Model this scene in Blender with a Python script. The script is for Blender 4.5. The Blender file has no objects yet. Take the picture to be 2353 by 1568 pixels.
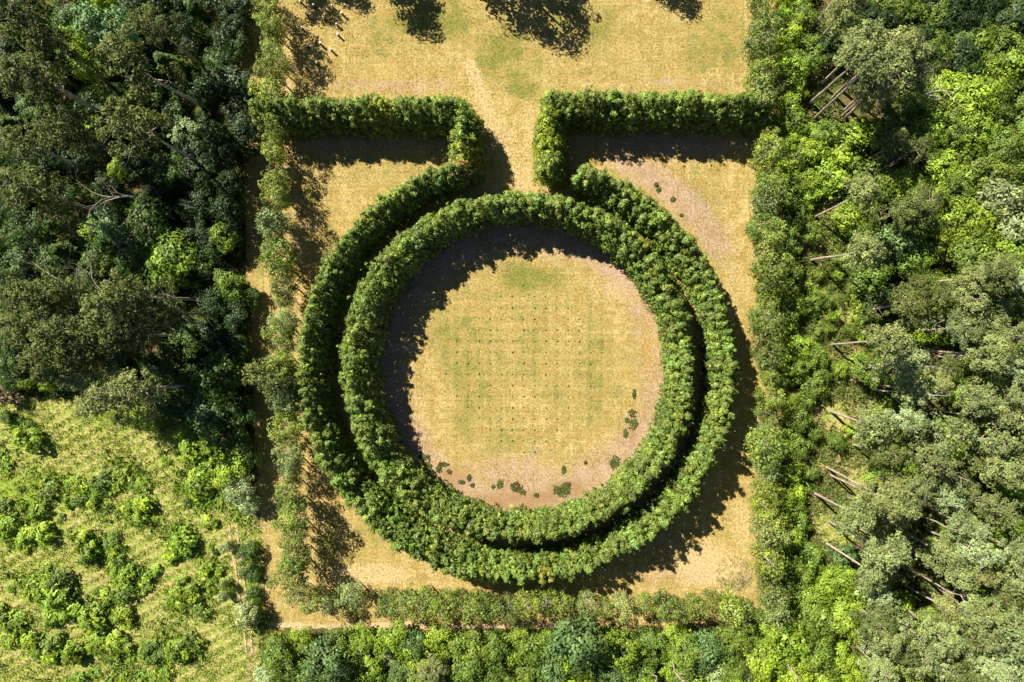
import bpy, math, random
import numpy as np
from mathutils import Matrix, Vector
RS = np.random.RandomState(7)
random.seed(7)
sc = bpy.context.scene
col = sc.collection

# ------------------------------------------------------------------ camera
# photo grid used for measuring: 2353 x 1568, focal length 24 mm on a 36 mm sensor
W0, H0, CAMH = 2353.0, 1568.0, 100.0
F = W0 * 24.0 / 36.0
NX, NY = 1262.0, 782.0                     # where straight down falls in the photo (slightly rolled camera)
ax = math.atan((NX - W0/2) / F); ay = math.atan((H0/2 - NY) / F)
R1 = np.array([[math.cos(ax), 0, math.sin(ax)], [0, 1, 0], [-math.sin(ax), 0, math.cos(ax)]])
R2 = np.array([[1, 0, 0], [0, math.cos(ay), math.sin(ay)], [0, -math.sin(ay), math.cos(ay)]])
RC = R2 @ R1
cam_d = bpy.data.cameras.new("camera"); cam = bpy.data.objects.new("camera", cam_d); col.objects.link(cam)
cam_d.lens = 24; cam_d.sensor_width = 36; cam_d.clip_end = 3000; cam_d.clip_start = 0.5
M4 = Matrix([[*RC[0], 0], [*RC[1], 0], [*RC[2], CAMH], [0, 0, 0, 1]])
cam.matrix_world = M4
sc.camera = cam

def at(px, py, h=0.0):
    """metres on the plane z=h for a measured place in the photo"""
    d = RC @ np.array([(px - W0/2)/F, (H0/2 - py)/F, -1.0])
    t = (CAMH - h) / -d[2]
    return d[0]*t, d[1]*t
def to_px(x, y, h=0.0):
    v = RC.T @ np.array([x, y, h - CAMH])
    return W0/2 + v[0]/-v[2]*F, H0/2 - v[1]/-v[2]*F
MPP = 100*36/24/W0                          # metres per measured pixel, near the centre

# ------------------------------------------------------------------ sky, sun, exposure
world = bpy.data.worlds.new("World"); sc.world = world; world.use_nodes = True
SUN_EL = math.radians(47.0); SUN_AZ = math.radians(-46.0)     # azimuth clockwise from +Y (up in the photo)
wn = world.node_tree; wn.nodes.clear()
sky = wn.nodes.new('ShaderNodeTexSky'); sky.sky_type = 'NISHITA'; sky.sun_disc = False
sky.sun_elevation = SUN_EL; sky.sun_rotation = SUN_AZ % (2*math.pi)
sky.air_density = 0.55; sky.dust_density = 0.2
bg = wn.nodes.new('ShaderNodeBackground'); bg.inputs['Strength'].default_value = 0.05
wo = wn.nodes.new('ShaderNodeOutputWorld')
wn.links.new(sky.outputs[0], bg.inputs['Color']); wn.links.new(bg.outputs[0], wo.inputs['Surface'])
sl = bpy.data.lights.new("sun", 'SUN'); sl.energy = 5.0; sl.angle = math.radians(0.55); sl.color = (1.0, 0.92, 0.74)
so = bpy.data.objects.new("sun", sl); col.objects.link(so)
sd = Vector((math.sin(SUN_AZ)*math.cos(SUN_EL), math.cos(SUN_AZ)*math.cos(SUN_EL), math.sin(SUN_EL)))
so.rotation_euler = sd.to_track_quat('Z', 'Y').to_euler(); so.location = (-60, 60, 80)
vs = sc.view_settings; vs.view_transform = 'Standard'; vs.look = 'None'; vs.gamma = 1.0; vs.exposure = 0.8
vs.use_curve_mapping = False
sc.cycles.max_bounces = 5; sc.cycles.diffuse_bounces = 2; sc.cycles.transmission_bounces = 3
sc.cycles.glossy_bounces = 1; sc.cycles.transparent_max_bounces = 4

# ------------------------------------------------------------------ helpers
def mesh_from(verts, faces4=None, name='m', tint=None, faces3=None, smooth=False):
    me = bpy.data.meshes.new(name)
    verts = np.asarray(verts, dtype=np.float32)
    me.vertices.add(len(verts)); me.vertices.foreach_set('co', verts.ravel())
    f = np.asarray(faces4, dtype=np.int32); k = f.shape[1]
    me.loops.add(f.size); me.loops.foreach_set('vertex_index', f.ravel())
    me.polygons.add(len(f))
    me.polygons.foreach_set('loop_start', np.arange(0, f.size, k, dtype=np.int32))
    me.polygons.foreach_set('loop_total', np.full(len(f), k, dtype=np.int32))
    me.update(calc_edges=True)
    if smooth: me.polygons.foreach_set('use_smooth', np.ones(len(f), dtype=bool))
    if tint is not None:
        a = me.attributes.new('tint', 'FLOAT_COLOR', 'FACE')
        t = np.ones((len(f), 4), dtype=np.float32); t[:, :3] = tint
        a.data.foreach_set('color', t.ravel())
    return me

def unit(v): return v / (np.linalg.norm(v, axis=-1, keepdims=True) + 1e-9)

def leaf_quads(P, Nn, size, rs, aspect=0.62, along=None):
    """one rhombic leaf-sized face per point"""
    n = len(P); r = unit(rs.normal(size=(n, 3)))
    t = unit(np.cross(Nn, r))
    if along is not None: t = unit(along-Nn*(along*Nn).sum(-1, keepdims=True))
    b = np.cross(Nn, t)
    s = (size * rs.uniform(0.65, 1.35, n))[:, None]
    bend = Nn * s * 0.18
    V = np.stack([P - t*s*0.5, P - b*s*0.5*aspect + bend, P + t*s*0.5, P + b*s*0.5*aspect + bend], axis=1)
    return V.reshape(-1, 3)

def clump_foliage(C, R, npc, size, rs, squash=0.8, out_from=None, up=0.3, rough=0.42, hue=0.055, lum=0.22, spray=None, asp=.62, ts=1.0):
    """C centres (k,3), R radii (k,), npc leaves per clump"""
    k = len(C)
    d = unit(rs.normal(size=(k, npc, 3)))
    d[..., 2] = np.where(rs.rand(k, npc) < 0.55, np.abs(d[..., 2]), d[..., 2])
    rr = rs.uniform(0.45, 1.0, (k, npc, 1)) ** 0.6
    off = d * rr * np.asarray(R).reshape(-1, 1, 1); off[..., 2] *= squash
    P = C[:, None, :] + off
    outv = 0
    if out_from is not None: outv = unit(C - out_from)[:, None, :] * 0.8
    N = unit(d*0.9 + outv + np.array([0, 0, up]) + rs.normal(size=d.shape)*rough)
    P = P.reshape(-1, 3); N = N.reshape(-1, 3)
    V = leaf_quads(P, N, size, rs, asp, None if spray is None else np.repeat(spray, npc, axis=0)+rs.normal(0, .45, P.shape))
    l = np.exp(rs.normal(0, lum, (k, 1))) * np.exp(rs.normal(0, 0.16, (k, npc)))
    h = rs.normal(0, hue, (k, 1)) + rs.normal(0, hue*0.5, (k, npc))
    T = np.stack([l*(1+h), l*(1+0.25*h), l*(1-h*1.1)], axis=-1).reshape(-1, 3)
    return V, np.clip(T, 0.15, 2.6)

def quads_mesh(V, T, name):
    n = len(V)//4
    return mesh_from(V, np.arange(n*4).reshape(n, 4), name, T)

def tube(path, radii, seg=7):
    """tapered tube -> verts, quads"""
    path = np.asarray(path, float); n = len(path)
    V = []; Fq = []
    for i in range(n):
        a = path[min(i+1, n-1)] - path[max(i-1, 0)]; a = a/(np.linalg.norm(a)+1e-9)
        u = np.cross(a, [0.31, 0.9, 0.2]); u /= np.linalg.norm(u)+1e-9; w = np.cross(a, u)
        for j in range(seg):
            t = 2*math.pi*j/seg
            V.append(path[i] + radii[i]*(math.cos(t)*u + math.sin(t)*w))
    for i in range(n-1):
        for j in range(seg):
            Fq.append((i*seg+j, i*seg+(j+1) % seg, (i+1)*seg+(j+1) % seg, (i+1)*seg+j))
    return V, Fq
class TB:
    def __init__(s): s.V = []; s.F = []
    def add(s, path, radii, seg=7):
        v, f = tube(path, radii, seg); o = len(s.V); s.V += v; s.F += [tuple(i+o for i in q) for q in f]
    def mesh(s, name): return mesh_from(s.V, s.F, name, smooth=True)

def new_obj(name, me, mat=None, parent=None, color=None):
    o = bpy.data.objects.new(name, me); col.objects.link(o)
    if mat and not me.materials: me.materials.append(mat)
    if parent: o.parent = parent
    if color: o.color = (*color, 1)
    return o
def empty(name, loc, rz=0, s=1):
    o = bpy.data.objects.new(name, None); col.objects.link(o); o.location = loc
    o.rotation_euler = (0, 0, rz); o.scale = (s, s, s) if not hasattr(s, '__len__') else s
    o.empty_display_size = 0.3
    return o
def tag(o, label=None, cat=None, group=None, kind=None):
    if label: o['label'] = label
    if cat: o['category'] = cat
    if group: o['group'] = group
    if kind: o['kind'] = kind
    return o

# ------------------------------------------------------------------ materials
def nm(name):
    m = bpy.data.materials.new(name); m.use_nodes = True; m.node_tree.nodes.clear()
    return m, m.node_tree.nodes, m.node_tree.links
def foliage_mat(name='foliage', trans=0.2, gloss=0.035):
    m, n, L = nm(name)
    oi = n.new('ShaderNodeObjectInfo'); at_ = n.new('ShaderNodeAttribute'); at_.attribute_name = 'tint'
    mul = n.new('ShaderNodeMix'); mul.data_type = 'RGBA'; mul.blend_type = 'MULTIPLY'; mul.inputs[0].default_value = 1
    L.new(oi.outputs['Color'], mul.inputs[6]); L.new(at_.outputs['Color'], mul.inputs[7])
    di = n.new('ShaderNodeBsdfDiffuse'); tr = n.new('ShaderNodeBsdfTranslucent'); gl = n.new('ShaderNodeBsdfGlossy')
    gl.inputs['Roughness'].default_value = 0.5
    warm = n.new('ShaderNodeMix'); warm.data_type = 'RGBA'; warm.blend_type = 'MULTIPLY'; warm.inputs[0].default_value = 1
    warm.inputs[7].default_value = (1.25, 1.3, 0.55, 1)
    L.new(mul.outputs[2], di.inputs[0]); L.new(mul.outputs[2], warm.inputs[6]); L.new(warm.outputs[2], tr.inputs[0])
    m1 = n.new('ShaderNodeMixShader'); m1.inputs[0].default_value = trans
    m2 = n.new('ShaderNodeMixShader'); m2.inputs[0].default_value = gloss
    L.new(di.outputs[0], m1.inputs[1]); L.new(tr.outputs[0], m1.inputs[2])
    L.new(m1.outputs[0], m2.inputs[1]); L.new(gl.outputs[0], m2.inputs[2])
    o = n.new('ShaderNodeOutputMaterial'); L.new(m2.outputs[0], o.inputs[0])
    return m
def noise_mat(name, c1, c2, scale=3.0, rough=0.9, bump=0.3, c3=None, stretch=None):
    m, n, L = nm(name)
    tc = n.new('ShaderNodeTexCoord'); mp = n.new('ShaderNodeMapping')
    if stretch: mp.inputs['Scale'].default_value = stretch
    L.new(tc.outputs['Object'], mp.inputs[0])
    nz = n.new('ShaderNodeTexNoise'); nz.inputs['Scale'].default_value = scale; nz.inputs['Detail'].default_value = 6
    L.new(mp.outputs[0], nz.inputs['Vector'])
    cr = n.new('ShaderNodeValToRGB'); L.new(nz.outputs[0], cr.inputs[0])
    cr.color_ramp.elements[0].position = 0.35; cr.color_ramp.elements[1].position = 0.65
    cr.color_ramp.elements[0].color = (*c1, 1); cr.color_ramp.elements[1].color = (*c2, 1)
    if c3: e = cr.color_ramp.elements.new(0.5); e.color = (*c3, 1)
    b = n.new('ShaderNodeBsdfPrincipled'); b.inputs['Roughness'].default_value = rough
    L.new(cr.outputs[0], b.inputs['Base Color'])
    bp = n.new('ShaderNodeBump'); bp.inputs['Strength'].default_value = bump; bp.inputs['Distance'].default_value = 0.05
    L.new(nz.outputs[0], bp.inputs['Height']); L.new(bp.outputs[0], b.inputs['Normal'])
    o = n.new('ShaderNodeOutputMaterial'); L.new(b.outputs[0], o.inputs[0])
    return m
FOL = foliage_mat('foliage_leaves')
NEED = foliage_mat('pine_needles', 0.12, 0.02)
BARK = noise_mat('pine_bark', (0.34, 0.25, 0.20), (0.62, 0.52, 0.45), 4, stretch=(1, 1, 0.3))
BARKG = noise_mat('grey_bark', (0.10, 0.085, 0.07), (0.22, 0.19, 0.16), 5)
BIRCH = noise_mat('birch_bark', (0.12, 0.11, 0.10), (0.62, 0.60, 0.56), 3.5, c3=(0.55, 0.53, 0.5), stretch=(0.5, 0.5, 2.5))
DEAD = noise_mat('dead_wood', (0.45, 0.39, 0.33), (0.68, 0.61, 0.54), 5)

class Sh:
    """tiny node-expression helper for the ground materials"""
    def __init__(s, name):
        s.m, s.n, s.L = nm(name)
        s.tc = s.n.new('ShaderNodeTexCoord')
    def noise(s, scale, detail=5, rough=0.6, stretch=None, rot=0, w=0.0):
        mp = s.n.new('ShaderNodeMapping'); s.L.new(s.tc.outputs['Object'], mp.inputs[0])
        mp.inputs['Location'].default_value = (w, w*1.7, 0)
        if stretch: mp.inputs['Scale'].default_value = stretch
        mp.inputs['Rotation'].default_value = (0, 0, rot)
        z = s.n.new('ShaderNodeTexNoise'); z.inputs['Scale'].default_value = scale
        z.inputs['Detail'].default_value = detail; z.inputs['Roughness'].default_value = rough
        s.L.new(mp.outputs[0], z.inputs['Vector']); return z.outputs[0]
    def attr(s, name):
        a = s.n.new('ShaderNodeAttribute'); a.attribute_name = name; return a.outputs['Fac']
    def rng(s, v, a, b, c=0.0, d=1.0):
        r = s.n.new('ShaderNodeMapRange'); r.interpolation_type = 'SMOOTHSTEP'
        s.L.new(v, r.inputs[0]); r.inputs[1].default_value = a; r.inputs[2].default_value = b
        r.inputs[3].default_value = c; r.inputs[4].default_value = d; return r.outputs[0]
    def math(s, op, a, b):
        q = s.n.new('ShaderNodeMath'); q.operation = op
        for i, v in enumerate((a, b)):
            if isinstance(v, (int, float)): q.inputs[i].default_value = v
            else: s.L.new(v, q.inputs[i])
        return q.outputs[0]
    def mix(s, f, a, b, mode='MIX'):
        q = s.n.new('ShaderNodeMix'); q.data_type = 'RGBA'; q.blend_type = mode
        if isinstance(f, (int, float)): q.inputs[0].default_value = f
        else: s.L.new(f, q.inputs[0])
        for i, v in ((6, a), (7, b)):
            if isinstance(v, tuple): q.inputs[i].default_value = (*v, 1)
            else: s.L.new(v, q.inputs[i])
        return q.outputs[2]
    def out(s, c, height, bump=0.5, dist=0.06):
        b = s.n.new('ShaderNodeBsdfPrincipled'); b.inputs['Roughness'].default_value = 0.95
        b.inputs['Specular IOR Level'].default_value = 0.1
        s.L.new(c, b.inputs['Base Color'])
        bp = s.n.new('ShaderNodeBump'); bp.inputs['Strength'].default_value = bump; bp.inputs['Distance'].default_value = dist
        s.L.new(height, bp.inputs['Height']); s.L.new(bp.outputs[0], b.inputs['Normal'])
        o = s.n.new('ShaderNodeOutputMaterial'); s.L.new(b.outputs[0], o.inputs[0]); return s.m

def lawn_mat():
    s = Sh('mown_dry_grass')
    big = s.noise(0.10, 4); big2 = s.noise(0.22, 6, 0.7, w=9); mid = s.noise(0.55, 5, 0.65); fine = s.noise(3.2, 6, 0.75); vfine = s.noise(9, 3, 0.8)
    sx = s.noise(1.0, 1.5, 0.5, stretch=(1.5, 0.035, 1)); sy = s.noise(1.0, 1.5, 0.5, stretch=(0.035, 1.5, 1), w=3)
    straw = s.mix(s.rng(mid, 0.38, 0.62), (0.38, 0.275, 0.095), (0.60, 0.465, 0.23))
    straw = s.mix(s.rng(big, 0.35, 0.65, 0, 0.6), straw, (0.46, 0.35, 0.135))
    stripes = s.math('MULTIPLY', s.math('ADD', s.rng(sx, 0.42, 0.6), s.rng(sy, 0.42, 0.6)), 0.5)
    straw = s.mix(s.math('MULTIPLY', stripes, 0.6), straw, (0.31, 0.265, 0.09))
    g = s.attr('green'); b = s.attr('bare'); p = s.attr('pale'); o_ = s.attr('ochre')
    gm = s.rng(s.math('ADD', g, s.math('MULTIPLY', s.math('SUBTRACT', s.math('ADD', mid, big2), 1.0), 2.2)), 0.15, 0.95, 0, 0.9)
    c = s.mix(gm, straw, (0.19, 0.21, 0.045))
    c = s.mix(s.rng(s.math('ADD', o_, s.math('SUBTRACT', mid, 0.5)), 0.3, 0.8, 0, 0.85), c, (0.46, 0.31, 0.085))
    c = s.mix(s.rng(s.math('ADD', p, s.math('SUBTRACT', fine, 0.5)), 0.3, 0.8, 0, 0.85), c, (0.58, 0.45, 0.26))
    soil = s.mix(s.rng(mid, 0.3, 0.7), (0.39, 0.26, 0.19), (0.48, 0.35, 0.28))
    soil = s.mix(s.math('MULTIPLY', s.rng(s.attr('red'), .2, .9), s.rng(fine, .4, .6)), soil, (0.30, 0.155, 0.075))
    c = s.mix(s.rng(s.math('ADD', b, s.math('MULTIPLY', s.math('SUBTRACT', s.math('ADD', mid, s.math('ADD', big2, fine)), 1.5), 1.3)), 0.1, 0.95, 0, 0.9), c, soil)
    spk = s.mix(s.rng(fine, 0.36, 0.64), (0.66, 0.66, 0.62), (1.26, 1.24, 1.2))
    c = s.mix(1.0, c, spk, 'MULTIPLY')
    spk2 = s.mix(s.rng(vfine, 0.3, 0.7), (0.66, 0.66, 0.63), (1.28, 1.27, 1.24))
    c = s.mix(1.0, c, spk2, 'MULTIPLY')
    return s.out(c, s.math('ADD', fine, vfine), 0.55, 0.09)
def field_mat():
    s = Sh('rough_grass')
    big = s.noise(0.09, 4, w=5); mid = s.noise(0.5, 6, 0.7); fine = s.noise(2.6, 6, 0.75)
    st = s.noise(1.0, 5, 0.65, stretch=(0.12, 1.1, 1), rot=math.radians(-32))
    wm = s.n.new('ShaderNodeMapping'); s.L.new(s.tc.outputs['Object'], wm.inputs[0]); wm.inputs['Rotation'].default_value = (0, 0, math.radians(-28))
    wv = s.n.new('ShaderNodeTexWave'); wv.bands_direction = 'Y'; wv.inputs['Scale'].default_value = .19; wv.inputs['Distortion'].default_value = 2.2; wv.inputs['Detail'].default_value = 3; wv.inputs['Detail Scale'].default_value = .6
    s.L.new(wm.outputs[0], wv.inputs['Vector'])
    c = s.mix(s.rng(fine, 0.36, 0.64), (0.18, 0.28, 0.03), (0.34, 0.37, 0.09))
    c = s.mix(s.rng(st, 0.42, 0.6, 0, 0.55), c, (0.38, 0.33, 0.13))
    c = s.mix(s.rng(wv.outputs['Fac'], .45, .8, 0, .6), c, (0.45, 0.40, 0.17))
    c = s.mix(s.rng(s.math('ADD', s.attr('green'), s.math('SUBTRACT', mid, 0.5)), 0.25, 0.8, 0, 0.75), c, (0.20, 0.33, 0.025))
    c = s.mix(s.rng(s.math('ADD', s.attr('bare'), s.math('SUBTRACT', fine, 0.5)), 0.3, 0.75, 0, 0.85), c, (0.40, 0.28, 0.16))
    c = s.mix(s.rng(s.math('ADD', s.attr('pale'), s.math('SUBTRACT', fine, 0.5)), 0.3, 0.75, 0, 0.85), c, (0.50, 0.40, 0.19))
    spk = s.mix(s.rng(fine, 0.35, 0.65), (0.6, 0.6, 0.6), (1.3, 1.3, 1.25))
    return s.out(s.mix(1.0, c, spk, 'MULTIPLY'), s.math('ADD', fine, st), 0.7, 0.16)
def floor_mat():
    s = Sh('wood_floor')
    mid = s.noise(0.35, 6, 0.7); fine = s.noise(2.4, 6, 0.75)
    c = s.mix(s.rng(fine, 0.35, 0.65), (0.09, 0.06, 0.035), (0.26, 0.18, 0.10))
    c = s.mix(s.rng(mid, 0.42, 0.6), c, (0.09, 0.12, 0.025))
    return s.out(c, fine, 0.6, 0.15)
def track_mat():
    s = Sh('trodden_earth')
    fine = s.noise(3, 6, 0.75); mid = s.noise(0.6, 5, 0.7)
    c = s.mix(s.rng(fine, 0.35, 0.65), (0.42, 0.29, 0.17), (0.66, 0.50, 0.33))
    c = s.mix(s.rng(mid, 0.5, 0.65, 0, 0.7), c, (0.24, 0.24, 0.06))
    return s.out(c, fine, 0.5, 0.05)

# ------------------------------------------------------------------ ground sheets
def inside(px, py, poly):
    px = np.asarray(px); py = np.asarray(py); r = np.zeros(px.shape, bool); n = len(poly)
    for i in range(n):
        x1, y1 = poly[i]; x2, y2 = poly[(i+1) % n]
        if y1 == y2: continue
        c = ((y1 > py) != (y2 > py)) & (px < (x2-x1)*(py-y1)/(y2-y1)+x1); r ^= c
    return r
def densify(poly, step=14, jit=3.0, rs=None):
    out = []
    for i in range(len(poly)):
        a = poly[i]; b = poly[(i+1) % len(poly)]; n = max(1, int(math.hypot(b[0]-a[0], b[1]-a[1])/step))
        for k in range(n):
            t = k/n; out.append((a[0]+(b[0]-a[0])*t+rs.normal(0, jit), a[1]+(b[1]-a[1])*t+rs.normal(0, jit)))
    return out
def sheet(name, poly, z, mat, step=0.45, attrs=None, relief=0.0, jit=3.0):
    rs = np.random.RandomState(len(name)*13)
    wp = [at(*p) for p in densify(poly, jit=jit, rs=rs)]
    xs = np.arange(min(p[0] for p in wp), max(p[0] for p in wp)+step, step)
    ys = np.arange(min(p[1] for p in wp), max(p[1] for p in wp)+step, step)
    X, Y = np.meshgrid(xs, ys)
    cx = (X[:-1, :-1]+step/2); cy = (Y[:-1, :-1]+step/2)
    keep = inside(cx, cy, wp)
    nx = len(xs); j, i = np.nonzero(keep); a = j*nx+i
    f = np.stack([a, a+1, a+nx+1, a+nx], 1)
    used, inv = np.unique(f.ravel(), return_inverse=True)
    Z = np.full(X.size, z) + (rs.rand(X.size)*relief)
    V = np.stack([X.ravel(), Y.ravel(), Z], 1)[used]
    me = mesh_from(V, inv.reshape(-1, 4), name, smooth=True)
    if attrs:
        v3 = np.stack([V[:, 0], V[:, 1], np.full(len(V), -CAMH)], 1) @ RC
        PX = W0/2 - v3[:, 0]/v3[:, 2]*F; PY = H0/2 + v3[:, 1]/v3[:, 2]*F
        for k, fn in attrs.items():
            at_ = me.attributes.new(k, 'FLOAT', 'POINT')
            at_.data.foreach_set('value', np.clip(fn(PX, PY), 0, 1).astype(np.float32))
    o = new_obj(name, me, mat); tag(o, kind='structure'); return o
def blobs(L):
    def f(X, Y):
        r = np.zeros(X.shape)
        for b in L:
            cx, cy, rx, ry = b[:4]; s = b[4] if len(b) > 4 else 1.0
            r = np.maximum(r, s*np.exp(-(((X-cx)/rx)**2+((Y-cy)/ry)**2)**1.3))
        return r
    return f
def seg(L):
    def f(X, Y):
        r = np.zeros(X.shape)
        for (x1, y1, x2, y2, w, s) in L:
            dx, dy = x2-x1, y2-y1; t = np.clip(((X-x1)*dx+(Y-y1)*dy)/(dx*dx+dy*dy), 0, 1)
            d = np.hypot(X-x1-t*dx, Y-y1-t*dy); r = np.maximum(r, s*np.exp(-(d/w)**2))
        return r
    return f
CX, CY = 1198.0, 843.0                     # centre of the round lawn in the photo
def lawn_green(X, Y):
    gx = np.abs(((X-1214)/25.65) % 1-.5)*2; gy = np.abs(((Y-846)/25.55) % 1-.5)*2
    disc = np.exp(-(((X-1214)/215)**2+((Y-846)/215)**2)**2)
    grid = .34*disc*np.maximum((1-gx)**3, (1-gy)**3)
    return grid+np.maximum.reduce([
        blobs([(1210, 640, 90, 45, .8), (1215, 800, 170, 150, .24), (1040, 760, 60, 120, .45), (1160, 130, 90, 90, .75), (980, 40, 130, 60, .8),
               (1330, 55, 150, 60, .6), (1650, 110, 80, 120, .55), (1200, 205, 50, 25, .8), (1080, 870, 60, 160, .5), (1370, 870, 60, 140, .4),
               (720, 445, 30, 40, .8), (760, 1240, 40, 60, .6), (1600, 480, 60, 110, .55), (1640, 620, 35, 120, .45), (850, 1250, 60, 50, .5), (900, 100, 80, 80, .4),
               (1160, 1010, 60, 30, .6), (620, 100, 25, 90, .8), (860, 360, 160, 40, .55), (1500, 250, 300, 80, .25)])(X, Y)])
def lawn_bare(X, Y):
    a = np.degrees(np.arctan2(Y-CY, X-CX)); r = np.hypot((X-CX), (Y-CY))
    ring = np.exp(-((r-322)/56)**2)
    w = 1.0 - 0.35*np.exp(-((a-(-5))/40)**2)
    w = np.where((a > 30) & (a < 165), 1.15, w)
    low = np.exp(-((X-1180)/190)**2-((Y-1110)/62)**2)*0.8
    outer = np.exp(-((r-532)/44)**2)*np.exp(-((a+48)/22)**4)*.9
    hs = 0.8*blobs([(860, 325, 220, 38, .9), (1530, 330, 230, 36, 1.0), (900, 195, 200, 18, .75), (1560, 190, 180, 14, .6), (1150, 520, 150, 40, .9), (1300, 575, 90, 40, .6),
                (930, 640, 60, 90, .9), (690, 1210, 30, 170, .5), (690, 600, 30, 200, .35), (1450, 390, 60, 25, .9), (1500, 1330, 200, 40, .45), (640, 200, 40, 40, .5)])(X, Y)
    return np.maximum.reduce([ring*w, low, outer, hs])
lawn_pale = lambda X, Y: np.maximum(blobs([(1400, 1180, 60, 30, .3), (1620, 1300, 90, 60, .9), (860, 1320, 110, 30, .9), (1440, 660, 70, 45, .8), (1680, 620, 45, 200, .45), (1460, 600, 40, 30, .4),
        (1700, 1200, 30, 90, .6), (790, 440, 60, 60, .35), (1160, 330, 40, 70, .6), (1060, 1100, 130, 40, .5), (1380, 1070, 110, 50, .4)])(X, Y),
        seg([(1080, 150, 1120, 250, 22, .8), (1120, 250, 1200, 420, 40, .6), (1215, 250, 1215, 430, 18, .6), (1000, 130, 1080, 150, 30, .4)])(X, Y))
lawn_ochre = blobs([(1497, 790, 24, 110, 1), (1225, 360, 10, 80, .9), (760, 520, 60, 60, .4), (700, 640, 40, 80, .5), (900, 180, 180, 40, .5), (1730, 420, 20, 120, .35)])
GROUND = mesh_from([(-900, -900, -0.012), (900, -900, -0.012), (900, 900, -0.012), (-900, 900, -0.012)], [(0, 1, 2, 3)], 'ground')
tag(new_obj('ground', GROUND, floor_mat()), kind='structure')
LAWN_POLY = [(598, -260), (1800, -260), (1800, 200), (1790, 700), (1795, 1150), (1800, 1395), (1700, 1430), (1350, 1442), (640, 1442), (612, 1415), (606, 1200), (600, 950), (598, 400)]
LM = lawn_mat()
sheet('lawn', LAWN_POLY, 0.0, LM, 0.45, dict(red=blobs([(1190, 1150, 130, 28, 1), (1300, 1125, 60, 25, 1), (1050, 1095, 60, 30, .9), (1450, 970, 20, 60, .8), (1500, 440, 40, 20, .5)]), green=lawn_green, bare=lawn_bare, pale=lawn_pale, ochre=lawn_ochre), 0.0)
PATH_POLY = [(548, -260), (604, -260), (606, 400), (606, 950), (612, 1200), (618, 1410), (655, 1446), (590, 1450), (596, 1180), (583, 950), (560, 400)]
sheet('path', PATH_POLY, 0.028, LM, 0.45, dict(green=lambda X, Y: 0.45+0*X, bare=seg([(568, -200, 578, 600, 9, .45), (578, 600, 592, 1000, 9, .45)]), pale=seg([(605, 1100, 612, 1400, 20, .5), (612, 1400, 660, 1430, 14, .7)]),
      ochre=blobs([(590, 200, 20, 400, .4)])), 0.0)
FIELD_POLY = [(-160, 930), (60, 905), (200, 930), (330, 930), (440, 950), (500, 1060), (560, 1160), (598, 1215), (610, 1440), (650, 1450), (645, 1500), (640, 1700), (-160, 1700)]
FM = field_mat()
sheet('field', FIELD_POLY, 0.02, FM, 0.5, dict(
    green=blobs([(60, 1130, 120, 60, .9), (430, 1010, 60, 60, .9), (240, 960, 120, 30, .7), (490, 1090, 30, 80, .7), (100, 1240, 100, 60, .5), (570, 1380, 22, 90, .8), (300, 1480, 120, 60, .5), (545, 1200, 18, 200, .5)]),
    bare=seg([(580, 1480, 575, 1568, 12, .8), (330, 1330, 200, 1330, 20, .5), (60, 1450, 160, 1400, 20, .5)]),
    pale=seg([(524, 1215, 560, 1400, 4, .95), (560, 1400, 572, 1500, 4, .95), (536, 1215, 570, 1400, 4, .9), (300, 1060, 440, 1010, 30, .4)])), 0.10)
# soft earth of the clearing and its footpath, and the sandy corner by the lower wood
CLEAR_POLY = [(1838, 560), (1880, 470), (1960, 470), (1990, 700), (1985, 860), (1975, 960), (1990, 1060), (1985, 1180), (1960, 1300), (1930, 1400), (1870, 1390), (1850, 1200), (1840, 1000), (1830, 800)]
sheet('clearing', CLEAR_POLY, 0.0, FM, 0.5, dict(green=blobs([(1900, 700, 60, 60, .4), (1920, 900, 60, 50, .5)]), bare=blobs([(1960, 860, 30, 120, .8), (1920, 1080, 60, 90, .7), (1890, 580, 40, 60, .6), (1900, 980, 60, 30, .5)]),
      pale=blobs([(1940, 1000, 40, 60, .6)])), 0.1)
TM = track_mat()
def strip(name, pts, w, z, mat):
    P = []
    for i in range(len(pts)-1):
        for t in np.linspace(0, 1, 14, endpoint=False): P.append([pts[i][k]*(1-t)+pts[i+1][k]*t for k in (0, 1)])
    P.append(list(pts[-1])); P = np.array([at(*p) for p in P]); d = unit(np.gradient(P, axis=0)); nrm = np.stack([-d[:, 1], d[:, 0]], 1)
    rs = np.random.RandomState(3); ww = w*(1+0.35*rs.randn(len(P), 1))
    V = np.concatenate([np.c_[P+nrm*ww/2, np.full(len(P), z)], np.c_[P-nrm*ww/2, np.full(len(P), z)]]); n = len(P)
    F4 = [(i, i+n, i+n+1, i+1) for i in range(n-1)]
    return tag(new_obj(name, mesh_from(V, F4, name), mat), kind='structure')
strip('footpath', [(1838, 560), (1838, 640), (1842, 700), (1838, 760)], 0.7, 0.12, TM)
strip('footpath', [(1885, 940), (1862, 990), (1852, 1060), (1852, 1130), (1866, 1200), (1880, 1290)], 0.7, 0.12, TM)
strip('wheel_track', [(526, 1205), (541, 1300), (556, 1400), (567, 1500)], .34, .17, TM)
strip('wheel_track', [(543, 1205), (557, 1300), (571, 1400), (580, 1500)], .34, .17, TM)
strip('footpath', [(600, 1500), (660, 1490), (740, 1495)], 1.6, 0.03, TM)
strip('footpath', [(590, 1432), (700, 1440), (900, 1436), (1080, 1440), (1300, 1436)], 0.8, 0.032, TM)
strip('footpath', [(1790, 180), (1796, 250), (1800, 330), (1795, 400)], 1.4, 0.028, TM)

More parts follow.
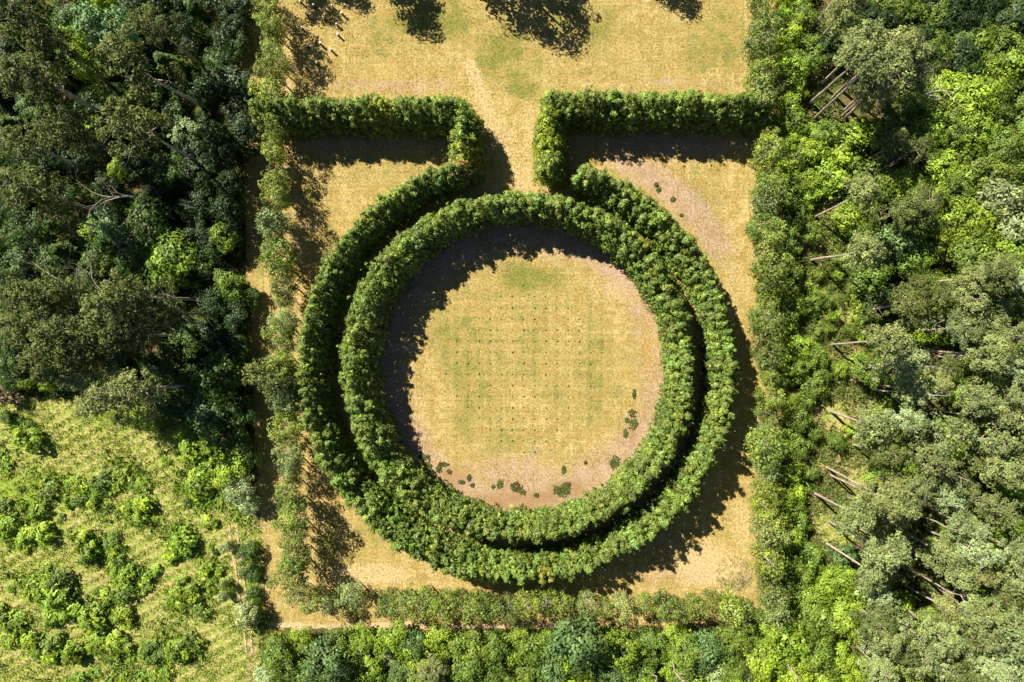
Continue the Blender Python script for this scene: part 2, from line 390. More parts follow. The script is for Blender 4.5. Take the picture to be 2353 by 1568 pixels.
# ------------------------------------------------------------------ foliage builders
def lobe_clumps(rs, lobes, per, cr):
    C = []; R = []
    for (lx, ly, lz, lr, lh) in lobes:
        for _ in range(per):
            d = unit(rs.normal(size=3)); d[2] = abs(d[2]) if rs.rand() < 0.8 else d[2]
            q = rs.uniform(0.55, 1.0)
            C.append((lx+d[0]*lr*q, ly+d[1]*lr*q, lz+d[2]*lh*q)); R.append(cr*rs.uniform(0.7, 1.3))
    return np.array(C), np.array(R)
def broadleaf(seed, R, H, clear=0.25, nl=8, per=9, cr=0.75, npc=26, size=0.36, flatness=0.75):
    rs = np.random.RandomState(seed)
    lobes = [(0, 0, H*0.72, R*0.5, H*0.28)]
    for i in range(nl):
        a = 2*math.pi*(i+rs.uniform(-.35, .35))/nl; q = rs.uniform(0.42, 0.78)*R
        lobes.append((math.cos(a)*q, math.sin(a)*q, H*rs.uniform(clear+0.22, 0.78), R*rs.uniform(.26, .46), H*0.16*flatness*rs.uniform(.8, 1.4)))
    C, Rr = lobe_clumps(rs, lobes, per, cr)
    # lower skirt so that the side of the crown is closed
    k = 26; a = rs.rand(k)*2*math.pi; q = R*rs.uniform(.35, .82, k)
    C = np.concatenate([C, np.c_[np.cos(a)*q, np.sin(a)*q, H*rs.uniform(clear, .6, k)]]); Rr = np.concatenate([Rr, cr*rs.uniform(.8, 1.3, k)])
    V, T = clump_foliage(C, Rr, npc, size, rs, out_from=np.array([0, 0, H*0.5]))
    crown = quads_mesh(V, T, 'crown')
    tb = TB(); r0 = 0.035*H*0.5+0.06
    tb.add([(0, 0, -0.1), (rs.normal(0, .08), rs.normal(0, .08), H*.25), (rs.normal(0, .2), rs.normal(0, .2), H*.5), (0, 0, H*.8)], [r0*1.3, r0, r0*.7, r0*.25])
    for l in lobes[1:]:
        m = (l[0]*.5, l[1]*.5, l[2]*.72)
        tb.add([(0, 0, H*rs.uniform(.2, .42)), m, (l[0], l[1], l[2])], [r0*.45, r0*.3, r0*.12], 5)
    return crown, tb.mesh('trunk')
def pine(seed, R, H, pads=9, npc=70, size=0.25, lean=0.0, low=0.62, loose=1.0):
    rs = np.random.RandomState(seed); C = []; Rr = []; tb = TB()
    bx, by = rs.normal(0, .5, 2)*(1 if lean == 0 else 1.6)
    r0 = 0.125+0.003*H
    path = [(0, 0, -.1), (bx*.35, by*.35, H*.25), (bx*.9, by*.7, H*.5), (bx*1.1, by*1.1, H*.75), (bx*1.0, by*1.1, H*.96)]
    tb.add(path, [r0*1.25, r0*1.0, r0*.8, r0*.55, r0*.15], 8)
    for i in range(pads):
        a = 2.4*i+rs.uniform(-.4, .4); t = i/(pads-1); q = R*rs.uniform(.35, .78)*(1.0-.45*t)
        if i == pads-1: q = 0.1
        z = H*(low+(0.96-low)*t)+rs.normal(0, .25)
        cx, cy = bx+math.cos(a)*q, by+math.sin(a)*q; pr = R*rs.uniform(.34, .5)
        tb.add([(bx, by, z-H*.07), (bx+math.cos(a)*q*.5, by+math.sin(a)*q*.5, z-H*.035), (cx, cy, z-.1)], [r0*.4, r0*.28, r0*.12], 5)
        for s in range(3):
            aa = rs.rand()*6.28
            tb.add([(cx, cy, z-.1), (cx+math.cos(aa)*pr*.8, cy+math.sin(aa)*pr*.8, z+.15)], [r0*.14, .015], 4)
        n = int(9*loose)
        for _ in range(n):
            d = rs.normal(size=2); d /= np.linalg.norm(d)+1e-6; u = math.sqrt(rs.rand())*pr
            C.append((cx+d[0]*u, cy+d[1]*u, z+rs.normal(0, .22)+.35*(1-u/pr))); Rr.append(rs.uniform(.38, .62))
    V, T = clump_foliage(np.array(C), np.array(Rr), npc//2, size, rs, squash=.6, up=.5, rough=.75, hue=.035, lum=.18, out_from=np.array([bx, by, H*.7]))
    return quads_mesh(V, T, 'crown'), tb.mesh('trunk')
def birch(seed, R, H, npc=26, size=0.25, n=72):
    rs = np.random.RandomState(seed); C = []; Rr = []; tb = TB()
    bx, by = rs.normal(0, .25, 2)
    tb.add([(0, 0, -.1), (bx*.4, by*.4, H*.3), (bx, by, H*.65), (bx, by, H*.97)], [.13, .10, .06, .012], 6)
    for i in range(n):
        t = rs.rand()**.8; z = H*(.16+.80*t); prof = R*(math.sin(math.pi*min(1, .22+.74*(1-t)))**.8)
        a = rs.rand()*6.28; q = prof*math.sqrt(rs.uniform(.1, 1))
        C.append((bx*t+math.cos(a)*q, by*t+math.sin(a)*q, z)); Rr.append(rs.uniform(.4, .75))
        if i % 4 == 0: tb.add([(bx*t, by*t, z-q*.55), (bx*t+math.cos(a)*q*.8, by*t+math.sin(a)*q*.8, z-.3)], [.022, .006], 4)
    V, T = clump_foliage(np.array(C), np.array(Rr), npc, size, rs, squash=1.15, up=.35, rough=.8, hue=.08, lum=.2, out_from=np.array([bx, by, H*.55]))
    return quads_mesh(V, T, 'crown'), tb.mesh('trunk')
def spruce(seed, R, H, size=0.32):
    rs = np.random.RandomState(seed); C = []; Rr = []; tb = TB()
    tb.add([(0, 0, -.1), (0, 0, H*.5), (0, 0, H*.98)], [.18, .11, .02], 6)
    z = H*.12; a0 = 0
    while z < H*.97:
        r = R*(1-z/H)**.85; nb = max(3, int(8*r/R)+3); a0 += .5
        for i in range(nb):
            a = a0+6.283*i/nb+rs.normal(0, .12)
            for q in (.35, .65, .95):
                C.append((math.cos(a)*r*q, math.sin(a)*r*q, z-.25*r*q)); Rr.append(.30+.18*(1-q))
        z += H*.055
    V, T = clump_foliage(np.array(C), np.array(Rr), 14, size, rs, squash=.5, up=.5, rough=.5, hue=.07, lum=.15, out_from=np.array([0, 0, H*.3]))
    return quads_mesh(V, T, 'crown'), tb.mesh('trunk')
def bush(seed, R, H, n=16, npc=26, size=.26):
    rs = np.random.RandomState(seed); C = []; tb = TB()
    for i in range(n):
        a = rs.rand()*6.28; q = R*.75*math.sqrt(rs.rand()); z = H*(.25+.6*rs.rand())*(1-.35*(q/R))
        C.append((math.cos(a)*q, math.sin(a)*q, z))
        if i % 3 == 0: tb.add([(0, 0, -.05), (math.cos(a)*q*.5, math.sin(a)*q*.5, z*.6), (math.cos(a)*q, math.sin(a)*q, z)], [.04, .025, .01], 4)
    V, T = clump_foliage(np.array(C), R*rs.uniform(.26, .42, n), npc, size, rs, up=.5, rough=.6, hue=.10, lum=.22, out_from=np.array([0, 0, 0.]))
    return quads_mesh(V, T, 'foliage'), tb.mesh('stem')
def dead_tree(seed, H, spread, bare=True):
    rs = np.random.RandomState(seed); tb = TB()
    def grow(p, d, L, r, depth):
        pts = [p]; rad = [r]; q = np.array(p, float); dd = np.array(d, float)
        for k in range(4):
            dd = unit(dd+rs.normal(0, .22, 3)); q = q+dd*L/4; pts.append(tuple(q)); rad.append(r*(1-.17*(k+1)))
        tb.add(pts, rad, 6 if depth < 2 else 4)
        if depth < 4:
            for _ in range(3 if depth else 6):
                i = rs.randint(2, 5); nd = unit(dd+rs.normal(0, spread, 3)); nd[2] = abs(nd[2])*.6+.05
                grow(pts[i], nd, L*rs.uniform(.45, .7), rad[i]*.55, depth+1)
    grow((0, 0, -.1), (0, 0, 1), H*.62, .24, 0)
    return tb.mesh('trunk')

PROTO = {}
PROTO['broadleaf'] = [(broadleaf(s, R, H), R, H) for s, R, H in ((1, 3.6, 9), (2, 3.2, 8), (3, 4.0, 10), (4, 3.0, 9), (5, 3.6, 8))]
PROTO['understory'] = [(broadleaf(s, R, H, clear=.08, nl=6, per=7, cr=.6, npc=24, size=.30), R, H) for s, R, H in ((11, 2.4, 4.6), (12, 2.1, 4.0), (13, 2.7, 5.2), (14, 2.2, 5.6))]
PROTO['pine'] = [(pine(s, R, H, loose=l), R, H) for s, R, H, l in ((21, 3.4, 14, 1.2), (22, 3.0, 13.5, 1.3), (23, 3.7, 15, 1.2), (24, 3.2, 14.5, 1.2), (25, 2.9, 13, 1.3))]
PROTO['tallpine'] = [(pine(s, R, H, pads=7, loose=1.5, low=.78), R, H) for s, R, H in ((26, 2.9, 14), (27, 2.7, 13.5), (28, 3.0, 14.5))]
PROTO['birch'] = [(birch(s, R, H), R, H) for s, R, H in ((31, 1.9, 9.2), (32, 2.1, 9.8), (33, 1.8, 8.8), (34, 2.0, 10.2))]
PROTO['spruce'] = [(spruce(s, R, H), R, H) for s, R, H in ((41, 2.0, 9), (42, 1.8, 8))]
PROTO['bush'] = [(bush(s, R, H), R, H) for s, R, H in ((51, 1.2, 1.7), (52, 1.0, 1.3), (53, 1.4, 2.0), (54, 1.1, 2.2), (55, 1.3, 1.2))]
for k, L in PROTO.items():
    for (c, t), _, _ in L:
        c.materials.append(NEED if k in ('pine', 'spruce', 'tallpine') else FOL)
        t.materials.append({'pine': BARK, 'tallpine': BARK, 'birch': BIRCH}.get(k, BARKG))

COL = {   # base colours of foliage; the left wood's darkest greens have shade mixed in
 'olive': (0.135, 0.17, 0.045), 'grey-green': (0.235, 0.28, 0.098), 'dark green': (0.03, 0.066, 0.015), 'shaded green': (0.065, 0.13, 0.02),
 'mid green': (0.15, 0.23, 0.03), 'bright green': (0.26, 0.385, 0.035), 'yellow-green': (0.25, 0.37, 0.03),
 'blue-green': (0.125, 0.22, 0.065), 'pale green': (0.34, 0.43, 0.19), 'pale blue-green': (0.19, 0.32, 0.13), 'leaf green': (0.15, 0.25, 0.028), 'brown': (0.20, 0.14, 0.09)}
REG = []     # everything that still needs a label: (object, colour, noun, px, py)
PLACED = []  # (x, y, r, layer)
CATS = {'broadleaf': 'broadleaf_tree', 'understory': 'young_broadleaf_tree', 'pine': 'pine_tree', 'tallpine': 'pine_tree', 'birch': 'birch_tree', 'spruce': 'spruce_tree', 'bush': 'bush'}
def plant(kind, px, py, rpx, colour, base=False, hs=1.0, name=None, var=None, group=None, noun=None, reg=True):
    """px,py: the crown centre in the photo (or the foot if base), rpx the crown radius"""
    L = PROTO[kind]; (crown, trunk), R, H = L[var if var is not None else RS.randint(len(L))]
    s = rpx*MPP/R; sh = min(1.35, max(.7, s))*hs if kind != 'bush' else s*hs
    hc = {'pine': .82, 'tallpine': .87, 'birch': .62, 'spruce': .5, 'broadleaf': .68, 'understory': .6, 'bush': .5}[kind]*H*sh
    x, y = at(px, py, 0 if base else hc)
    if base: px, py = to_px(x, y, hc)
    z = 0.0
    e = empty(name or CATS[kind], (x, y, z), RS.uniform(0, 6.28), (s, s, sh))
    c = COL[colour]; hj = RS.normal(0, .045); j = (1+hj, 1, 1-hj*.8); j2 = math.exp(RS.normal(0, .10))
    fo = new_obj(crown.name.split('.')[0], crown, parent=e); fo.color = (c[0]*j[0]*j2, c[1]*j[1]*j2, c[2]*j[2]*j2, 1)
    new_obj(trunk.name.split('.')[0], trunk, parent=e)
    tag(e, cat='bush' if kind == 'bush' else 'tree', group=group)
    if reg: REG.append((e, colour, noun or {'understory': 'young leafy tree', 'broadleaf': 'broadleaf tree', 'pine': 'pine', 'birch': 'birch', 'spruce': 'spruce', 'bush': 'bush'}[kind], px, py))
    PLACED.append((x, y, rpx*MPP, kind))
    return e

# ------------------------------------------------------------------ hedges of tall conifers
def hedge(name, spine, half, label, h=8.7, seed=0, tints=(), step=1.2):
    """spine: list of (x, y) metres, half: half thickness (number or list)"""
    rs = np.random.RandomState(seed); S = np.array(spine); n = len(S)
    hf = np.full(n, half) if not hasattr(half, '__len__') else np.asarray(half)
    seglen = np.r_[0, np.cumsum(np.hypot(*np.diff(S, axis=0).T))]
    cols = []
    for row in (-1, 0, 1):
        t = rs.uniform(0, .6)
        while t < seglen[-1]:
            x = np.interp(t, seglen, S[:, 0]); y = np.interp(t, seglen, S[:, 1]); w = np.interp(t, seglen, hf)
            x2 = np.interp(t+.2, seglen, S[:, 0]); y2 = np.interp(t+.2, seglen, S[:, 1])
            x1 = np.interp(t-.2, seglen, S[:, 0]); y1 = np.interp(t-.2, seglen, S[:, 1])
            d = np.array([x2-x1, y2-y1]); d /= np.linalg.norm(d)+1e-9; nn = np.array([-d[1], d[0]])
            o = row*w*.53+rs.normal(0, .10)
            if row == 0: cols.append((x+nn[0]*o, y+nn[1]*o, w*.68*rs.uniform(.8, 1.2), h*rs.uniform(.84, 1.13)))
            else: cols.append((x+nn[0]*o, y+nn[1]*o, w*.58*rs.uniform(.85, 1.2), h*.76*rs.uniform(.8, 1.18)))
            t += step*rs.uniform(.7, 1.3)*(1 if row == 0 else 1.1)
    C = []; R = []; CT = []; tb = TB()
    for (x, y, r, hh) in cols:
        base = np.exp(rs.normal(0, .14))*np.array([1+rs.normal(0, .07), 1+rs.normal(0, .03), 1-rs.normal(0, .10)])
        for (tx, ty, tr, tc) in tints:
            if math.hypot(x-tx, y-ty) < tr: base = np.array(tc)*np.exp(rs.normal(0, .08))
        nt = 115
        u = rs.rand(nt)**.85; z = hh*u
        prof = r*np.where(u < .62, 1-.12*u, .926*(1-((u-.62)/.38)**1.15*.93)); a = rs.rand(nt)*6.283
        q = prof*rs.uniform(.55, 1.12, nt)
        C.append(np.c_[x+np.cos(a)*q, y+np.sin(a)*q, z+.1]); R.append(rs.uniform(.15, .36, nt)); CT.append(np.repeat(base[None], nt, 0))
        k = 6
        C.append(np.c_[x+rs.normal(0, r*.25, k), y+rs.normal(0, r*.25, k), hh*rs.uniform(.9, 1.06, k)]); R.append(rs.uniform(.16, .30, k)); CT.append(np.repeat(base[None], k, 0))
        tb.add([(x, y, -.1), (x, y, hh*.5), (x, y, hh*.93)], [.13, .09, .02], 5)
    C = np.concatenate(C); R = np.concatenate(R); CT = np.concatenate(CT)
    cx = np.repeat([c[0] for c in cols], 121); cy = np.repeat([c[1] for c in cols], 121)
    of = np.c_[cx, cy, np.clip(C[:, 2]-.5, 0, None)]
    npc = 9
    V, T = clump_foliage(C, R, npc, .37, rs, squash=.8, out_from=of, up=.35, rough=.5, hue=.04, lum=.30, spray=unit(C-of)+np.array([0, 0, -.25]), asp=.36)
    T = T*np.repeat(CT, npc, axis=0)
    m = S.mean(axis=0)
    V = V-np.array([m[0], m[1], 0])
    e = empty(name, (m[0], m[1], 0)); tag(e, label, 'hedge')
    me = quads_mesh(V, np.clip(T, .1, 4), 'foliage'); f = new_obj('foliage', me, FOL, e); f.color = (0.185, 0.265, 0.045, 1)
    tb.V = [(v[0]-m[0], v[1]-m[1], v[2]) for v in tb.V]
    st = new_obj('stems', tb.mesh('stems'), BARKG, e); st['kind'] = 'stuff' if len(cols) > 100 else 'part'
    if st['kind'] == 'part': del st['kind']
    for (x, y, r, hh) in cols: PLACED.append((x, y, r, 'hedge'))
    return e
c0 = at(CX, CY)
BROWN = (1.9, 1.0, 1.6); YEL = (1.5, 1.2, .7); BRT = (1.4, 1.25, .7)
def P(px, py, h=0): return at(px, py, h)
def arc(a0, a1, rfun, n=120):
    out = []
    for a in np.linspace(math.radians(a0), math.radians(a1), n):
        r = rfun(a); out.append((c0[0]+r*math.cos(a), c0[1]+r*math.sin(a)))
    return out
# angles counter-clockwise from the right; both rings are a little wider on the left
def ri(a): return 20.35+.35*abs(math.sin(a))
def nsw(a): return math.exp(-((math.degrees(a) % 180-48)/22)**2)
def ro(a): return 24.3+1.15*max(0, math.cos(a-math.radians(160)))+.5*nsw(a)
def oi(a): return 26.45-.7*nsw(a)+1.5*max(0, math.cos(a-math.radians(170)))
def oo(a): return 29.6+1.9*max(0, math.cos(a-math.radians(180)))
A = np.linspace(0, 2*math.pi, 140)
hedge('ring_hedge', arc(0, 360, lambda a: (ri(a)+ro(a))/2, 140), [(ro(a)-ri(a))/2 for a in A],
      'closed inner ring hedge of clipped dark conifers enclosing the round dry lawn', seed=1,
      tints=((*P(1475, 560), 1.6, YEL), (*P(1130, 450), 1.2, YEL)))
a0, a1 = 106.5, 434.5-1
A = np.radians(np.linspace(a0, a1, 130))
hedge('ring_hedge', arc(a0, a1, lambda a: (oi(a)+oo(a))/2, 130), [(oo(a)-oi(a))/2+.12 for a in A],
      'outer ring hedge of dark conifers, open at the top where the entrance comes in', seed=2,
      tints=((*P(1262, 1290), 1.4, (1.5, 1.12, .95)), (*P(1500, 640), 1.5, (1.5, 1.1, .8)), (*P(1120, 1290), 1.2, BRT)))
def line(p, q, n=20): return [(p[0]+(q[0]-p[0])*t, p[1]+(q[1]-p[1])*t) for t in np.linspace(0, 1, n)]
hedge('hedge', line(P(630, 284), P(1075, 284)), 2.15, 'straight horizontal hedge on the left of the entrance, from the birch row to the gap', seed=3,
      tints=((*P(905, 290), 1.3, YEL),))
hedge('hedge', line(P(1076, 296), P(1078, 428)), 2.2, 'short vertical hedge on the left side of the entrance gap, brownish at its foot', seed=4,
      tints=((*P(1065, 408), 1.1, BROWN), (*P(1080, 385), 1.3, YEL)))
hedge('hedge', line(P(1262, 273), P(1745, 277)), 2.15, 'long straight horizontal hedge on the right of the entrance gap', seed=5)
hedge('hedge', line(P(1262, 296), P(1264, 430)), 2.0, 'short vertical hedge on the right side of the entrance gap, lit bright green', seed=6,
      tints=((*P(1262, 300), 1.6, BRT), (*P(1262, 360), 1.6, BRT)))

# ------------------------------------------------------------------ birch rows round the lawn
ORD = ['zeroth', 'first', 'second', 'third', 'fourth', 'fifth', 'sixth', 'seventh', 'eighth', 'ninth', 'tenth', 'eleventh', 'twelfth', 'thirteenth', 'fourteenth', 'fifteenth', 'sixteenth', 'seventeenth', 'eighteenth', 'nineteenth', 'twentieth']
def ordw(n):
    if n <= 20: return ORD[n]
    t = {2: 'twenty', 3: 'thirty', 4: 'forty', 5: 'fifty'}[n//10]
    return (t + '-' + ORD[n % 10]) if n % 10 else {30: 'thirtieth', 40: 'fortieth', 50: 'fiftieth'}[n]
BCOL = {'greenish': (0.20, 0.28, 0.045), 'yellowish': (0.27, 0.34, 0.05), 'greyish': (0.24, 0.31, 0.10), 'dull': (0.16, 0.215, 0.045)}
def birch_row(pts, step, rad, side, order, group, skip=()):
    pts = np.array(pts, float); L = np.r_[0, np.cumsum(np.hypot(*np.diff(pts, axis=0).T))]; t = 0; k = 0
    while t < L[-1]:
        x = np.interp(t, L, pts[:, 0]); y = np.interp(t, L, pts[:, 1]); t += step*RS.uniform(.8, 1.2)
        if any(a < (y if side != 'lower' else x) < b for a, b in skip): continue
        k += 1; cn = list(BCOL)[RS.randint(4)]
        COL['_b'] = BCOL[cn]
        e = plant('birch', x+RS.normal(0, 4), y+RS.normal(0, 4), rad*RS.uniform(.68, 1.25), '_b', group=group, reg=False)
        e['label'] = f"{cn} loose-crowned birch, {ordw(k)} from the {order} in the {side} birch row"
birch_row([(x+13, y) for x, y in ((600, -20), (614, 60), (616, 150), (612, 200), (618, 310), (624, 400), (622, 500), (630, 600), (638, 700), (638, 800), (626, 870), (648, 930), (652, 990), (660, 1080), (662, 1180), (664, 1270), (668, 1340))],
          31, 27, 'left', 'top', 'birches in the row left of the lawn', skip=((225, 292),))
birch_row([(x-5, y) for x, y in ((1750, -20), (1755, 60), (1750, 150), (1752, 200), (1768, 330), (1765, 430), (1764, 520), (1768, 620), (1765, 720), (1768, 840), (1770, 940), (1768, 1050), (1762, 1150), (1768, 1250), (1772, 1340), (1790, 1400))],
          36, 28, 'right', 'top', 'birches in the row right of the lawn', skip=((228, 300),))
birch_row([(690, 1366), (740, 1382), (800, 1372), (870, 1385), (960, 1388), (1050, 1384), (1160, 1392), (1250, 1385), (1340, 1392), (1450, 1390), (1560, 1392), (1650, 1385), (1730, 1410)],
          41, 26, 'lower', 'left', 'birches in the row below the rings')
for (x, y, r) in ((620, 865, 38), (655, 880, 36), (652, 908, 34)):
    plant('birch', x, y, r, 'olive', group='birches in the row left of the lawn')

# trees just above the frame whose shadows fall on the top lawn
for (x, y, r, k) in ((1080, -160, 70, 0), (1175, -130, 80, 2), (1215, -190, 70, 4), (730, -110, 45, 1), (850, -120, 55, 3), (1520, -120, 50, 1), (640, -90, 50, 2)):
    plant('broadleaf', x, y, r, 'mid green', hs=1.15, var=k)

# ------------------------------------------------------------------ left wood
H_LEFT = [
 ('broadleaf', 235, 65, 66, 'pale blue-green', 1.3), ('broadleaf', 165, 95, 40, 'yellow-green', 1.35), ('broadleaf', 190, 145, 34, 'yellow-green', 1.3), ('broadleaf', 232, 2, 26, 'yellow-green', 1.2),
 ('pine', 312, 140, 70, 'olive', .95), ('pine', 345, 55, 52, 'olive', 1), ('pine', 85, 95, 52, 'olive', 1), ('pine', 40, 45, 60, 'olive', 1), ('pine', 50, 165, 64, 'olive', 1), ('pine', 115, 195, 44, 'olive', .9),
 ('pine', 135, 290, 60, 'olive', 1), ('pine', 292, 290, 74, 'olive', 1.05), ('pine', 40, 330, 56, 'olive', 1), ('pine', 190, 330, 44, 'olive', .9),
 ('broadleaf', 75, 238, 42, 'blue-green', .9), ('broadleaf', 216, 300, 32, 'bright green', .9), ('broadleaf', 265, 225, 34, 'mid green', .8), ('broadleaf', 330, 210, 46, 'mid green', .8),
 ('broadleaf', 424, 300, 38, 'pale green', .8), ('broadleaf', 495, 320, 40, 'mid green', .9), ('broadleaf', 520, 355, 30, 'mid green', .8), ('broadleaf', 440, 350, 40, 'mid green', .8), ('understory', 268, 384, 25, 'bright green', 1),
 ('understory', 310, 392, 20, 'blue-green', 1), ('broadleaf', 385, 385, 48, 'mid green', .9), ('broadleaf', 455, 400, 46, 'dark green', .8), ('broadleaf', 525, 425, 38, 'mid green', .7), ('broadleaf', 520, 480, 38, 'mid green', .7), ('broadleaf', 450, 470, 45, 'dark green', .8),
 ('pine', 60, 440, 60, 'olive', 1), ('pine', 140, 500, 52, 'olive', 1), ('broadleaf', 60, 520, 55, 'mid green', .9), ('broadleaf', 330, 500, 56, 'mid green', 1), ('broadleaf', 250, 520, 40, 'blue-green', .9),
 ('broadleaf', 510, 545, 36, 'bright green', .7), ('broadleaf', 450, 545, 44, 'mid green', .8), ('broadleaf', 385, 600, 62, 'leaf green', .9), ('broadleaf', 445, 625, 44, 'leaf green', .8), ('broadleaf', 290, 560, 38, 'blue-green', .9),
 ('broadleaf', 345, 565, 34, 'blue-green', .9), ('broadleaf', 215, 600, 44, 'mid green', .9), ('broadleaf', 200, 535, 34, 'bright green', .8), ('broadleaf', 30, 600, 44, 'blue-green', .9), ('broadleaf', 110, 600, 44, 'mid green', .8),
 ('pine', 45, 690, 56, 'olive', 1), ('pine', 110, 685, 56, 'olive', 1.05), ('pine', 170, 670, 48, 'olive', 1), ('pine', 235, 700, 62, 'olive', 1.05), ('pine', 305, 670, 58, 'olive', 1.05), ('pine', 345, 745, 52, 'olive', 1.0),
 ('pine', 60, 760, 54, 'olive', 1), ('pine', 140, 755, 60, 'olive', 1.05), ('pine', 210, 790, 56, 'olive', 1), ('pine', 90, 845, 58, 'olive', 1), ('pine', 280, 770, 54, 'olive', 1), ('pine', 400, 715, 40, 'olive', .9),
 ('pine', 175, 870, 50, 'grey-green', .95), ('pine', 240, 905, 58, 'grey-green', 1), ('pine', 310, 900, 60, 'grey-green', 1), ('pine', 200, 935, 40, 'grey-green', .9),
 ('broadleaf', 25, 800, 36, 'mid green', .8), ('broadleaf', 20, 870, 34, 'mid green', .8), ('understory', 60, 880, 20, 'bright green', 1), ('understory', 110, 890, 18, 'yellow-green', 1),
 ('broadleaf', 525, 655, 36, 'leaf green', .6), ('broadleaf', 490, 700, 40, 'mid green', .7), ('broadleaf', 540, 730, 34, 'dark green', .6), ('broadleaf', 420, 790, 50, 'mid green', .8), ('broadleaf', 480, 770, 40, 'dark green', .7), ('broadleaf', 360, 840, 48, 'mid green', .8),
 ('broadleaf', 500, 865, 58, 'mid green', .85), ('broadleaf', 430, 880, 48, 'mid green', .8), ('broadleaf', 545, 800, 34, 'mid green', .6), ('broadleaf', 390, 930, 44, 'mid green', .75), ('broadleaf', 475, 950, 44, 'blue-green', .7), ('broadleaf', 520, 1005, 50, 'mid green', .7),
 ('broadleaf', 555, 940, 34, 'mid green', .6), ('broadleaf', 545, 1120, 42, 'pale green', .7), ('broadleaf', 530, 1075, 40, 'yellow-green', .6), ('broadleaf', 565, 1050, 32, 'mid green', .6), ('broadleaf', 565, 1160, 30, 'pale green', .6), ('understory', 340, 965, 30, 'bright green', .8),
 ('understory', 430, 985, 26, 'bright green', .7), ('understory', 300, 960, 22, 'bright green', .7), ('understory', 475, 1020, 26, 'yellow-green', .6),
 ('understory', 568, 1272, 27, 'mid green', .8), ('understory', 574, 1318, 25, 'mid green', .7), ('understory', 580, 1365, 18, 'mid green', .6), ('understory', 564, 1415, 34, 'pale green', .9), ('understory', 596, 1425, 26, 'mid green', .8), ('understory', 590, 1385, 14, 'mid green', .8),
 ('understory', 519, 1258, 14, 'pale green', 1.1), ('understory', 513, 1374, 13, 'pale green', 1.1), ('understory', 513, 1345, 12, 'pale green', 1.0),
 ('bush', 8, 905, 26, 'brown', 1.3), ('bush', 35, 920, 18, 'brown', 1.2),
]
GL = 'trees of the left wood'
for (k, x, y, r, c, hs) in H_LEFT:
    if k == 'broadleaf' and 400 < x and y < 780 and c == 'mid green': c = 'dark green'  # shade cast by the taller trees is painted into this leaf colour
    elif c == 'mid green': c = 'shaded green'  # the wood's shade darkens the leaf colour here too
    if k == 'pine': hs *= 1.2
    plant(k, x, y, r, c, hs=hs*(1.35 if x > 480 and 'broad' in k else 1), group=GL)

# ------------------------------------------------------------------ right wood, lower wood
H_RIGHT = [
 ('pine', 1985, 100, 54, 'grey-green', 1.15), ('pine', 2045, 110, 52, 'grey-green', 1.15), ('pine', 2095, 120, 48, 'grey-green', 1.15), ('pine', 2000, 150, 44, 'grey-green', 1.1), ('pine', 2055, 185, 52, 'grey-green', 1.15), ('pine', 2015, 205, 40, 'grey-green', 1.1), ('pine', 2105, 175, 40, 'grey-green', 1.1),
 ('pine', 2060, 330, 44, 'olive', 1), ('pine', 2110, 345, 36, 'olive', 1), ('pine', 1950, 15, 40, 'grey-green', 1.1), ('pine', 2110, 465, 48, 'olive', .9), ('pine', 2060, 490, 40, 'olive', .9),
 ('broadleaf', 2310, 455, 52, 'pale green', 1), ('broadleaf', 2340, 510, 48, 'pale green', 1), ('broadleaf', 2265, 520, 50, 'bright green', .9), ('broadleaf', 2090, 50, 44, 'mid green', .9),
 ('broadleaf', 2000, 640, 40, 'mid green', .9), ('broadleaf', 2055, 560, 50, 'blue-green', .9), ('broadleaf', 2035, 690, 44, 'dark green', .9), ('broadleaf', 2010, 740, 34, 'mid green', .8), ('broadleaf', 2000, 850, 44, 'mid green', .8), ('broadleaf', 2050, 855, 36, 'mid green', .8), ('broadleaf', 2250, 905, 50, 'bright green', 1),
 ('broadleaf', 1935, 1340, 42, 'yellow-green', .9), ('broadleaf', 1970, 1385, 30, 'bright green', .9), ('broadleaf', 1905, 1345, 30, 'yellow-green', .8), ('understory', 1945, 1280, 28, 'blue-green', 1), ('broadleaf', 1960, 1440, 38, 'yellow-green', .9), ('broadleaf', 1880, 1390, 40, 'bright green', .8),
 ('broadleaf', 1625, 1500, 44, 'blue-green', 1), ('broadleaf', 1320, 1480, 60, 'blue-green', 1), ('broadleaf', 1190, 1490, 44, 'bright green', .9), ('broadleaf', 740, 1530, 60, 'blue-green', 1), ('broadleaf', 780, 1475, 40, 'mid green', .8), ('broadleaf', 690, 1475, 34, 'yellow-green', .6), ('broadleaf', 820, 1465, 34, 'bright green', .6),
 ('broadleaf', 900, 1470, 40, 'bright green', .7), ('broadleaf', 1010, 1475, 44, 'yellow-green', .8), ('broadleaf', 1085, 1490, 44, 'mid green', .8), ('pine', 1000, 1545, 44, 'grey-green', .6), ('broadleaf', 1430, 1500, 50, 'bright green', .9), ('broadleaf', 1500, 1490, 44, 'mid green', .9),
 ('broadleaf', 650, 1540, 40, 'mid green', .9), ('broadleaf', 610, 1560, 30, 'pale green', .8), ('broadleaf', 1700, 1480, 38, 'mid green', .9),
]
GR = 'trees of the right wood'; GB = 'trees of the lower wood'
for (k, x, y, r, c, hs) in H_RIGHT: plant(k, x, y, r, c, hs=hs, group=GB if (y > 1430 and x < 1740) else GR)
